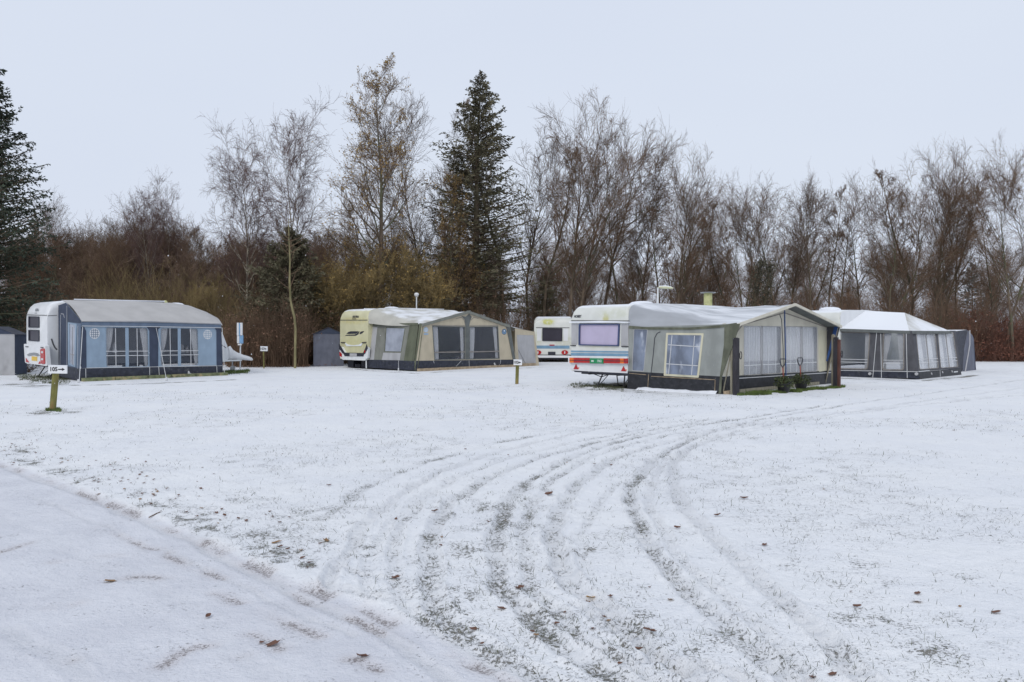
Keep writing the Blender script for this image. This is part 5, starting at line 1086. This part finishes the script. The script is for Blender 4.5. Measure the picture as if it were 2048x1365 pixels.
place_tree(big_sp, -62, 36.5, hgt(62, 36.5), 14, 'spruce_tree', 'large dark green spruce cut by the left edge of the picture', rot=1.0, sx=1.0, leafname='needles')
place_tree(mid_sp, 950, 50, hgt(150, 50), 17.8, 'spruce_tree', 'tall spruce with a pointed top in the middle of the tree line', rot=2, sx=1.35, leafname='needles')
place_tree(low_sp, 576, 42.6, hgt(455, 43), 8, 'spruce_tree', 'short wide spruce with a bent pale trunk before it, left of the beige awning', rot=.4, sx=1.15, leafname='needles')
place_tree(sm_sp, 1097, 53, hgt(548, 53), 8, 'spruce_tree', 'low dark spruce above the small far caravan', rot=2.4, sx=1.15, leafname='needles')
place_tree(sm_sp, 78, 58, hgt(425, 58), 8, 'spruce_tree', 'dark conifer top just right of the large spruce at left', rot=3.3, sx=.6, leafname='needles')
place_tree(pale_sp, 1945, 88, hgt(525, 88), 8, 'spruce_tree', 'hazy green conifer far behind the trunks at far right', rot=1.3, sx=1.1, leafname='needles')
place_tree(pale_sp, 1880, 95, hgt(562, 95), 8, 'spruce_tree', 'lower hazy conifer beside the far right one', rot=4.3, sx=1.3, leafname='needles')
FRONT = [('leafy', 905, 48, 340, .8, 'yellow brown leaved tree standing in front of the tall spruce'), ('leafy', 690, 49, 395, .7, 'tree with tan leaves left of the tallest tree'), ('pole', 1085, 52, 300, 1, 'slim straight trunk left of the broad twin trunked tree'), ('pole', 1245, 53, 380, 1, 'slim trunk right of the broad twin trunked tree'), ('pole', 1310, 53, 420, 1.1, 'slim trunk left of the yellow headed lamp'), ('pole', 1385, 54, 400, 1, 'slim trunk above the vent pipe'), ('pole', 1455, 55, 430, 1, 'slim trunk left of the crooked open tree'), ('poplar', 1588, 54, 372, .9, 'slim trunk left of the mossy straight trunk'), ('pole', 1690, 56, 420, 1, 'slim trunk above the low end of the silver gable'), ('pole', 1820, 53, 340, 1.1, 'mossy slim trunk beside the dense bare tree'), ('pole', 1890, 52, 380, 1, 'slim trunk right of the dense bare tree'), ('pole', 925, 54, 330, 1, 'slim trunk left behind the tall spruce'), ('pole', 1975, 56, 420, 1, 'slim trunk in the gap left of the right edge tree'), ('birch', 500, 50, 247, .80, 'thin drooping birch, leftmost of the tall birches'), ('birch', 594, 48, 196, .72, 'tall drooping birch with purple twigs above the short wide spruce'),
 ('leafy', 757, 46, 112, 1.0, 'tallest tree, with yellow brown leaves still hanging low on it'), ('birch2', 852, 53, 165, .8, 'pale fine birch between the yellow tree and the tall spruce'),
 ('pole', 1008, 56, 190, .9, 'slender bare tree standing just right of the tall spruce'), ('poplar', 1060, 57, 262, .9, 'narrow bare tree between the tall spruce and the broad twin trunked tree'),
 ('oakA', 1142, 50, 186, 1.05, 'broad twin trunked bare tree above the near caravan'), ('oakB', 1205, 55, 225, .9, 'bare tree leaning out behind the broad twin trunked one'),
 ('poplar', 1285, 56, 330, .9, 'reddish bare tree right of the broad twin trunked one'), ('oakA', 1352, 51, 284, .95, 'wide bare tree behind the yellow headed lamp'),
 ('oakD', 1418, 58, 395, .8, 'small bare tree behind the yellow green vent pipe'), ('oakC', 1486, 52, 335, .75, 'crooked open bare tree right of the vent pipe'),
 ('oakD', 1552, 53, 345, 1.0, 'bare tree with many upright limbs above the silver gable'), ('oakB', 1624, 51, 330, .8, 'bare tree forking high with a mossy straight trunk'),
 ('pole', 1664, 55, 365, .75, 'thin bare tree beside the mossy straight trunk'), ('oakD', 1722, 54, 350, .85, 'bare tree behind the left slope of the hipped roof'),
 ('oakC', 1785, 50, 305, .95, 'crooked brown bare tree with few leaves above the hipped roof'), ('oakA', 1868, 51, 278, .85, 'dense bare tree, tallest above the charcoal awning'),
 ('oakD', 1912, 55, 315, .8, 'slim bare tree beside the dense one at right'), ('oakC', 2022, 47, 256, .9, 'bare tree with a fork and a few rusty leaves at the right edge'),
 ('birch', 305, 60, 348, .6, 'birch top with hanging seed tufts above the low wood at left'), ('birch', 268, 66, 385, .6, 'smaller birch top left of the hanging tufts'), ('birch', 345, 64, 350, .6, 'birch top right of the hanging tufts'),
 ('birch2', 125, 64, 395, .8, 'fine bare crown fading out beside the large spruce'), ('birch2', 190, 68, 425, .9, 'low fine bare crown in the left wood')]
for i, (k, px, Y, ty, sx, lab) in enumerate(FRONT):
    m, H0 = TREES[k]; place_tree(m, px, Y, hgt(ty, Y), H0, 'birch_tree' if k.startswith('birch') else 'bare_tree', lab, rot=(i * 2.3) % 6.28, sx=sx * (.85 if k in ('oakA', 'oakB', 'oakC') else 1))
# the slender yellow trunk that bends before the short spruce
o = root('young_tree', Vector(gp(583, 737)) * 1.0, 0, 'slender yellow barked bending tree in front of the short spruce', 'tree')
p0 = gp(583, 737); pts = [at_depth(x, y, p0.y) for x, y in ((590, 737), (591, 660), (589, 635), (585, 620), (581, 600), (579, 560), (580, 520), (578, 480), (577, 440))]
MB().tube(pts, [.06, .055, .055, .055, .05, .045, .035, .025, .012], 8).build('trunk', 'bark_yellow', o, smooth=True)
mb = MB(); 
for k in range(26):
    t_ = rng.uniform(.45, 1) * 7.99; i = int(t_); b_ = pts[i].lerp(pts[i + 1], t_ - i); d_ = Vector((rng.normal(), rng.normal(), .7)).normalized() * rng.uniform(.4, 1.1); mb.tube([b_, b_ + d_ * .5, b_ + d_ + Vector((0, 0, .1))], [.015, .01, .006], 4)
mb.build('crown', 'twig_brown', o)
# low dense wood at left, and trees deeper in the wood everywhere
G1, G2 = 'low trees of the dense wood at left', 'trees deeper in the wood'
for i in range(52):
    px = 40 + (i * 137.5) % 640; Y = rng.uniform(52, 74); ty = rng.uniform(425, 480) + (30 if px > 480 else 0) + (15 if px < 120 else 0)
    m, H0 = TREES[('scrubby', 'scrubbyB', 'pole', 'scrubbyB', 'oakD')[i % 5]]; place_tree(m, px, Y, hgt(ty, Y), H0, 'bare_tree', 'low brown bare tree crowded in the dense wood behind the blue awning', group=G1, sx=rng.uniform(.9, 1.2))
kk = ['oakA', 'oakB', 'pole', 'oakC', 'poplar', 'oakD']
for i in range(95):
    px = 620 + (i * 89.7) % 1520; Y = rng.uniform(60, 105); ty = rng.uniform(430, 580) if px < 1300 else rng.uniform(450, 590); k = kk[i % 6]
    if px < 1000: ty -= 10
    m, H0 = TREES[k]; place_tree(m, px, Y, hgt(ty, Y), H0, 'bare_tree', 'bare brown tree standing deep in the wood behind the first row', group=G2, sx=rng.uniform(.8, 1.15))
for i, (px, ty, Y, lab) in enumerate([(700, 500, 45, 'yellow leaved bush behind the cream caravan'), (770, 455, 47, 'yellow leaved bush around the tallest trunk'), (850, 510, 46, 'yellow leaved bush behind the beige awning roof'), (650, 520, 44, 'low yellow leaved bush left of the cream caravan'),
                                (905, 480, 50.5, 'yellow brown bush at the foot of the tall spruce'), (235, 560, 50, 'yellowish bush behind the blue awning roof, left one'), (410, 545, 46, 'yellowish bush at the right end of the blue awning roof'), (320, 575, 49, 'yellowish bush behind the middle of the blue awning roof')]):
    m, H0 = TREES['bush']; mm = m if i < 5 else (m[0], m[1], None)
    place_tree(mm, px, Y, hgt(ty, Y), H0, 'bush', lab, 'bush', None, sx=.9)
# ivy clad leaning stubs behind the silver gable
for i, (px, ty, ln) in enumerate(((1490, 520, 1.0), (1512, 528, .9))):
    Y = 50; H = hgt(ty, Y); o = root('ivy_tree', ((px - 1024) / F * Y, Y, 0), 0, ('leaning ivy covered trunk, left one above the silver gable', 'leaning ivy covered trunk, right one above the silver gable')[i], 'tree')
    b_ = WM[o.name].translation; tp = b_ + Vector((ln, 0, H)); MB().tube([b_, tp], [.14, .05], 7).build('trunk', 'bark', o)
    n = 3500; t_ = rng.uniform(.2, 1, n); c = np.array(b_)[None] + t_[:, None] * np.array([ln, 0, H])[None] + unit(rng.normal(size=(n, 3))) * (rng.uniform(.05, .75, n) ** 1.5 * 1.1 * (1.2 - t_ * .6))[:, None] - np.array(b_)[None]
    V, Fx = leafquads(c, .06); tag(link('ivy', np_mesh('ivy', V, Fx, ['ivy']), o), kind='stuff')

# undergrowth masses: upright twigs with side shoots
def thicket(name, label, spec, mat_, leafm=None, cat=None, kind='stuff'):
    tb = []; lv = []
    for px0, px1, Y0, Y1, h0, h1, n, sp, nl in spec:
        Y = rng.uniform(Y0, Y1, n); X = (rng.uniform(px0, px1, n) - 1024) / F * Y; S = np.stack([X, Y, np.full(n, -.03)], -1); Dv = rng.normal(size=(n, 3)) * sp; Dv[:, 2] = 1
        L = rng.uniform(h0, h1, n) * (.7 + .6 * fbm(X * .5, Y * .5, 2, 7)); P, Rd = grow(S, Dv, L, rng.uniform(.006, .016, n), 4, .12, .03, .4); tb.append(tubes(P, Rd, 3))
        p, d, L2, r, t = kids(P, Rd, L, 5, .2, 1, .6, .32, .6); P2, R2 = grow(p, d, L2, r.clip(.005), 2, .2, .06, .5); tb.append(tubes(P2, R2, 3))
        if nl: q = P2[:, rng.integers(1, 3)]; c = q[rng.choice(len(q), nl)] + rng.normal(size=(nl, 3)) * .08; lv.append(leafquads(c, .055))
    V, Fx = join(tb); fm = np.zeros(len(Fx)); 
    if lv: Vl, Fl = join(lv); Fx = np.concatenate([Fx, Fl + len(V)]); V = np.concatenate([V, Vl]); fm = np.concatenate([fm, np.ones(len(Fl))])
    o = link(name, np_mesh(name, V, Fx, [mat_] + ([leafm] if leafm else []), fm=fm)); tag(o, label, cat, None, kind); return o
thicket('undergrowth', 'tangle of brown upright shoots and dead leaves along the foot of the wood',
        [(-60, 640, 44, 52, 2.0, 4.2, 1500, .15, 2500), (455, 618, 38.8, 43, 1.0, 2.8, 1200, .16, 3500), (600, 700, 42, 45, 1.2, 3.0, 600, .16, 1500), (640, 1062, 46, 60, 1.8, 4.4, 1200, .18, 1500), (1062, 1250, 53.5, 62, 1.8, 4.4, 800, .18, 1000), (1230, 1960, 46, 66, 1.8, 4.2, 3600, .2, 6000), (600, 2100, 68, 92, 3.0, 6.0, 3200, .18, 0), (1960, 2250, 52, 64, 1.6, 3.8, 500, .18, 1000), (-250, 60, 38, 50, 2, 4, 600, .15, 1500)], 'twig_brown', 'leaf_rust')
thicket('undergrowth', 'yellowish upright shoots behind the blue awning roof', [(180, 480, 43, 50, 2.4, 5.2, 520, .20, 0), (440, 560, 42, 46, 2, 4.0, 200, .2, 0)], 'twig_yellow')
thicket('hedge', 'low rusty brown beech hedge along the snow at far right', [(1925, 2300, 47, 49.5, 1.5, 2.7, 1500, .16, 14000), (1940, 2300, 46.4, 47, .5, 1.4, 500, .25, 3000)], 'twig_rust', 'leaf_hedge', 'hedge', None)
thicket('shrub', 'frosty low shrub behind the left caravan corner', [(28, 62, 33.5, 35.5, .3, .7, 160, .6, 900)], 'twig_grey', 'snow_pile', 'shrub', None)
# leaf litter under the wood
n = 26000; Y = rng.uniform(39, 75, n) ** 1.0; px = rng.uniform(-300, 2350, n); keep = (Y > 47) | ((px > 440) & (px < 680)) ; Y = Y[keep]; px = px[keep]; X = (px - 1024) / F * Y
V, Fx = leafquads(np.stack([X, Y, rng.uniform(.03, .12, len(X))], -1), .09); tag(link('leaves', np_mesh('leaves', V, Fx, ['leaf_rust'])), 'dead leaves covering the snow under the wood', None, None, 'stuff')

# ------------------------------------------------------------------ grass poking through the snow
n = 420000; u = rng.uniform(0, 1, n); Yr = 2.6 * (26 / 2.6) ** (u ** .8); th_ = rng.uniform(-38, 38, n) * np.pi / 180; X = np.sin(th_) * Yr; Y = np.cos(th_) * Yr
Zg, Bg, _, On, _ = ground_at(X, Y)
dn = np.clip(Bg, 0, 1) ** 1.2 * 1.2 + .006 + .05 * np.clip(fbm(X * 3, Y * 3, 3, 77) * 2.4 - 1.1, 0, 1); dn = dn * (1 - On) * np.where(fbm(X * 9, Y * 9, 2, 55) > .48, 1, .25)
k = rng.uniform(size=n) < dn * .55; X, Y, Zg = X[k], Y[k], Zg[k]; n = len(X)
a = rng.uniform(0, 6.283, n); h = rng.uniform(.008, .038, n) * np.where(rng.uniform(size=n) < .12, 1.7, 1); w = rng.uniform(.0009, .0019, n) * np.clip(Y / 6, 1, 3); ln = rng.uniform(.3, 1.3, n); b_ = rng.uniform(0, 6.283, n)
base = np.stack([X, Y, Zg - .006], -1); sd = np.stack([np.cos(a) * w, np.sin(a) * w, 0 * w], -1); tip = base + np.stack([np.cos(b_) * h * ln, np.sin(b_) * h * ln, h], -1)
mid = base * .5 + tip * .5 + np.stack([0 * h, 0 * h, h * .18], -1)
V = np.stack([base - sd, base + sd, mid + sd * .7, mid - sd * .7, tip, tip], 1)
Vv = V[:, [0, 1, 2, 3]].reshape(-1, 3); V2 = np.stack([mid - sd * .7, mid + sd * .7, tip + sd * .15, tip - sd * .15], 1).reshape(-1, 3)
Vv = np.concatenate([Vv, V2]); tag(link('grass', np_mesh('grass', Vv, np.arange(len(Vv)).reshape(-1, 4), ['grass_blade'])), 'sparse green blades of grass poking through the thin snow', None, None, 'stuff')
# bright grass strips under awnings
def strip_grass(poly, n, label, m='grass_bright', h=(.03, .09)):
    P4 = [gp(*p) for p in poly]; s, t = rng.uniform(size=n), rng.uniform(size=n); q = [np.array(p) for p in P4]
    c = (q[0][None] * (1 - s)[:, None] + q[1][None] * s[:, None]) * (1 - t)[:, None] + (q[3][None] * (1 - s)[:, None] + q[2][None] * s[:, None]) * t[:, None]
    keep = fbm(c[:, 0] * 3.5, c[:, 1] * 3.5, 4, 12) + (.5 - abs(t - .5)) * .8 + (.5 - abs(s - .5)).clip(0, .12) * 2 > .90; c = c[keep]; k = len(c); c[:, 2] = ground_at(c[:, 0], c[:, 1])[0] - .01
    a = rng.uniform(0, 6.283, k); hh = rng.uniform(*h, k); sd = np.stack([np.cos(a) * .007, np.sin(a) * .007, 0 * a], -1); tp = c + np.stack([rng.normal(size=k) * hh * .4, rng.normal(size=k) * hh * .4, hh], -1)
    V = np.stack([c - sd, c + sd, tp + sd * .1, tp - sd * .1], 1).reshape(-1, 3); tag(link('grass', np_mesh('grass', V, np.arange(len(V)).reshape(-1, 4), [m])), label, None, None, 'stuff')
strip_grass([(1478, 797), (1690, 777), (1690, 770), (1470, 788)], 15000, 'bright green grass strip under the gabled porch')
strip_grass([(1130, 776), (1258, 787), (1258, 770), (1150, 764)], 3000, 'green grass under the rear of the near caravan', 'grass_blade')
strip_grass([(40, 766), (135, 771), (150, 754), (30, 744)], 5000, 'green grass under the left caravan rear', 'grass_blade')
strip_grass([(445, 752), (500, 748), (500, 738), (445, 742)], 5000, 'green grass under the coupling of the left caravan')
strip_grass([(90, 824), (125, 824), (120, 817), (92, 817)], 1200, 'grass tuft round the foot of the leaning sign', h=(.02, .07))

# ------------------------------------------------------------------ fallen leaves and sticks
def leaf_mesh(kind, curl):
    n = 12; vs = [(0, 0, 0)]; pts = []
    for i in range(n):
        a = i / n * 2 * math.pi; lobes = 1 + (.22 * math.cos(a * 7) if kind == 0 else .04 * math.cos(a * 3)); x = math.cos(a) * .5 * lobes; y = math.sin(a) * (.30 if kind else .34) * lobes; pts.append((x, y, curl * (y * y * 2.2 + x * x * .8) + .03 * math.sin(a * 3)))
    st = [(.48, -.01, curl * .2), (.72, 0, curl * .5), (.72, .02, curl * .5), (.48, .01, curl * .2)]
    V = np.array([(0, 0, 0)] + pts + st); f = [(0, 1 + i, 1 + (i + 1) % n) for i in range(n)]
    me = bpy.data.meshes.new('leaf'); me.from_pydata([tuple(v) for v in V], [], f + [(n + 1, n + 2, n + 3, n + 4)]); return me
LM = []
for kd, cu, m in ((0, .7, 'dead_leaf_brown'), (1, 1.1, 'dead_leaf_brown'), (0, .4, 'dead_leaf_tan'), (1, .5, 'dead_leaf_yellow')):
    me = leaf_mesh(kd, cu); me.materials.append(M[m]); LM.append(me)
def leaf(px, py, size, mi, rz, label, group=None, tilt=.25):
    p = gp(px, py); o = bpy.data.objects.new('fallen_leaf', LM[mi]); C.objects.link(o); o.location = (p.x, p.y, gz1(p.x, p.y) + size * .05 + .003); o.scale = (size * .85, size * .85, size * rng.uniform(.35, 1.0))
    o.rotation_euler = (rng.uniform(-tilt, tilt), rng.uniform(-tilt, tilt), rz); return tag(o, label, 'leaf', group)
NOTE = [(1181, 1189, .095, 3, -.5, 'bright yellow fallen leaf, low in the middle of the ruts'), (553, 1087, .12, 2, .3, 'large tan fallen leaf on the verge left of the ruts'), (652, 1082, .11, 2, -1.0, 'tan curled leaf tipped on its edge beside the outermost left rut'),
 (792, 1156, .09, 0, .1, 'brown lobed leaf lying by the short cross ruts'), (725, 1307, .10, 0, .2, 'brown leaf lying flat on the lane snow at the bottom'), (546, 1280, .11, 0, .5, 'reddish oak leaf on the lane beside the dark grit arc'),
 (1003, 1217, .085, 0, .2, 'pinkish brown leaf below the grassy patch in the ruts'), (1275, 1300, .09, 1, -.4, 'dark red leaf low between two deep ruts'), (1488, 998, .13, 1, .1, 'curled reddish leaf pair on clean snow right of the ruts'), (1435, 1031, .10, 1, .1, 'narrow red brown leaf left of the curled pair'),
 (1529, 1089, .09, 0, .8, 'small orange star shaped leaf on clean snow'), (1834, 1204, .09, 2, .1, 'tan leaf on snow far right'), (1354, 1055, .09, 1, .0, 'small brown leaf between the two sharp ruts'), (1625, 1352, .07, 0, 1.2, 'brown leaf at the very bottom beside the sharp ruts'),
 (1098, 993, .13, 1, .0, 'thin long brown leaf crossing the middle ruts'), (1101, 991, .06, 0, .3, 'small leaf touching the thin long one'), (870, 1025, .10, 0, .1, 'brown leaf above the oval grassy patch'), (1992, 1228, .09, 1, .2, 'dark curled leaf near the right edge'), (658, 1045 - 72, .09, 0, 0, 'small red leaf alone on the snow above the ruts'),
 (220, 1157, .12, 2, .1, 'tan leaf half sunk in the lane snow at left'), (1714, 1214, .08, 1, 0, 'small red leaf left of the grassy tufts at right'), (1665, 1350, .07, 0, .3, 'rusty leaf at the bottom edge right of the sharp ruts')]
for a in NOTE: leaf(a[0], a[1], a[2] * .78, *a[3:])
GL_ = 'dead leaves scattered over the snow'
for cx, cy, sx, sy, n in ((230, 930, 70, 22, 16), (330, 985, 110, 28, 34), (200, 965, 60, 12, 10), (470, 1035, 120, 30, 14), (120, 915, 70, 14, 16), (30, 890, 40, 14, 12), (610, 1110, 60, 25, 8), (1100, 1250, 160, 60, 12), (1250, 1210, 120, 50, 6), (860, 1040, 120, 50, 5), (1500, 1000, 300, 80, 4), (1750, 1220, 200, 60, 3), (500, 1290, 60, 20, 1), (400, 1180, 200, 80, 1), (1200, 900, 300, 40, 8), (500, 850, 200, 40, 7), (1600, 850, 250, 20, 8)):
    for _ in range(n):
        px, py = cx + rng.normal() * sx * .6, cy + rng.normal() * sy * .6
        if py < 1400: leaf(px, max(py, 800), rng.uniform(.025, .060), int(rng.choice([0, 0, 1, 2])), rng.uniform(0, 6.28), 'small brown dead leaf lying on the snow', GL_)
p, q = gp(298, 1035), gp(329, 1024); z = gz1(p.x, p.y) + .012
o = MB().tube([(p.x, p.y, z), ((p.x + q.x) / 2, (p.y + q.y) / 2, z + .012), (q.x, q.y, z + .004)], [.005, .005, .003], 6).tube([((p.x + q.x) / 2, (p.y + q.y) / 2, z + .012), ((p.x + q.x) / 2 + .03, (p.y + q.y) / 2 + .03, z + .03)], .002, 4).build('stick', 'twig_brown'); tag(o, 'short dark stick on the verge beside the lane', 'stick')

# ------------------------------------------------------------------ a little falling snow
n = 420; Yf = rng.uniform(4, 30, n); X = rng.uniform(-.68, .68, n) * Yf; Z = rng.uniform(0.05, 1, n) * (1.65 + .3 * Yf); s = rng.uniform(.002, .0042, n)
off = np.array([(1, 0, 0), (-1, 0, 0), (0, 1, 0), (0, -1, 0), (0, 0, 1), (0, 0, -1)]); V = (np.stack([X, Yf, Z], -1)[:, None] + off[None] * s[:, None, None]).reshape(-1, 3)
fc = np.array([(0, 2, 4), (2, 1, 4), (1, 3, 4), (3, 0, 4), (2, 0, 5), (1, 2, 5), (3, 1, 5), (0, 3, 5)]); Fx = (np.arange(n)[:, None, None] * 6 + fc[None]).reshape(-1, 3)
tag(link('snow', np_mesh('snow', V, Fx, ['flake'])), 'fine snowflakes drifting in the air', None, None, 'stuff')
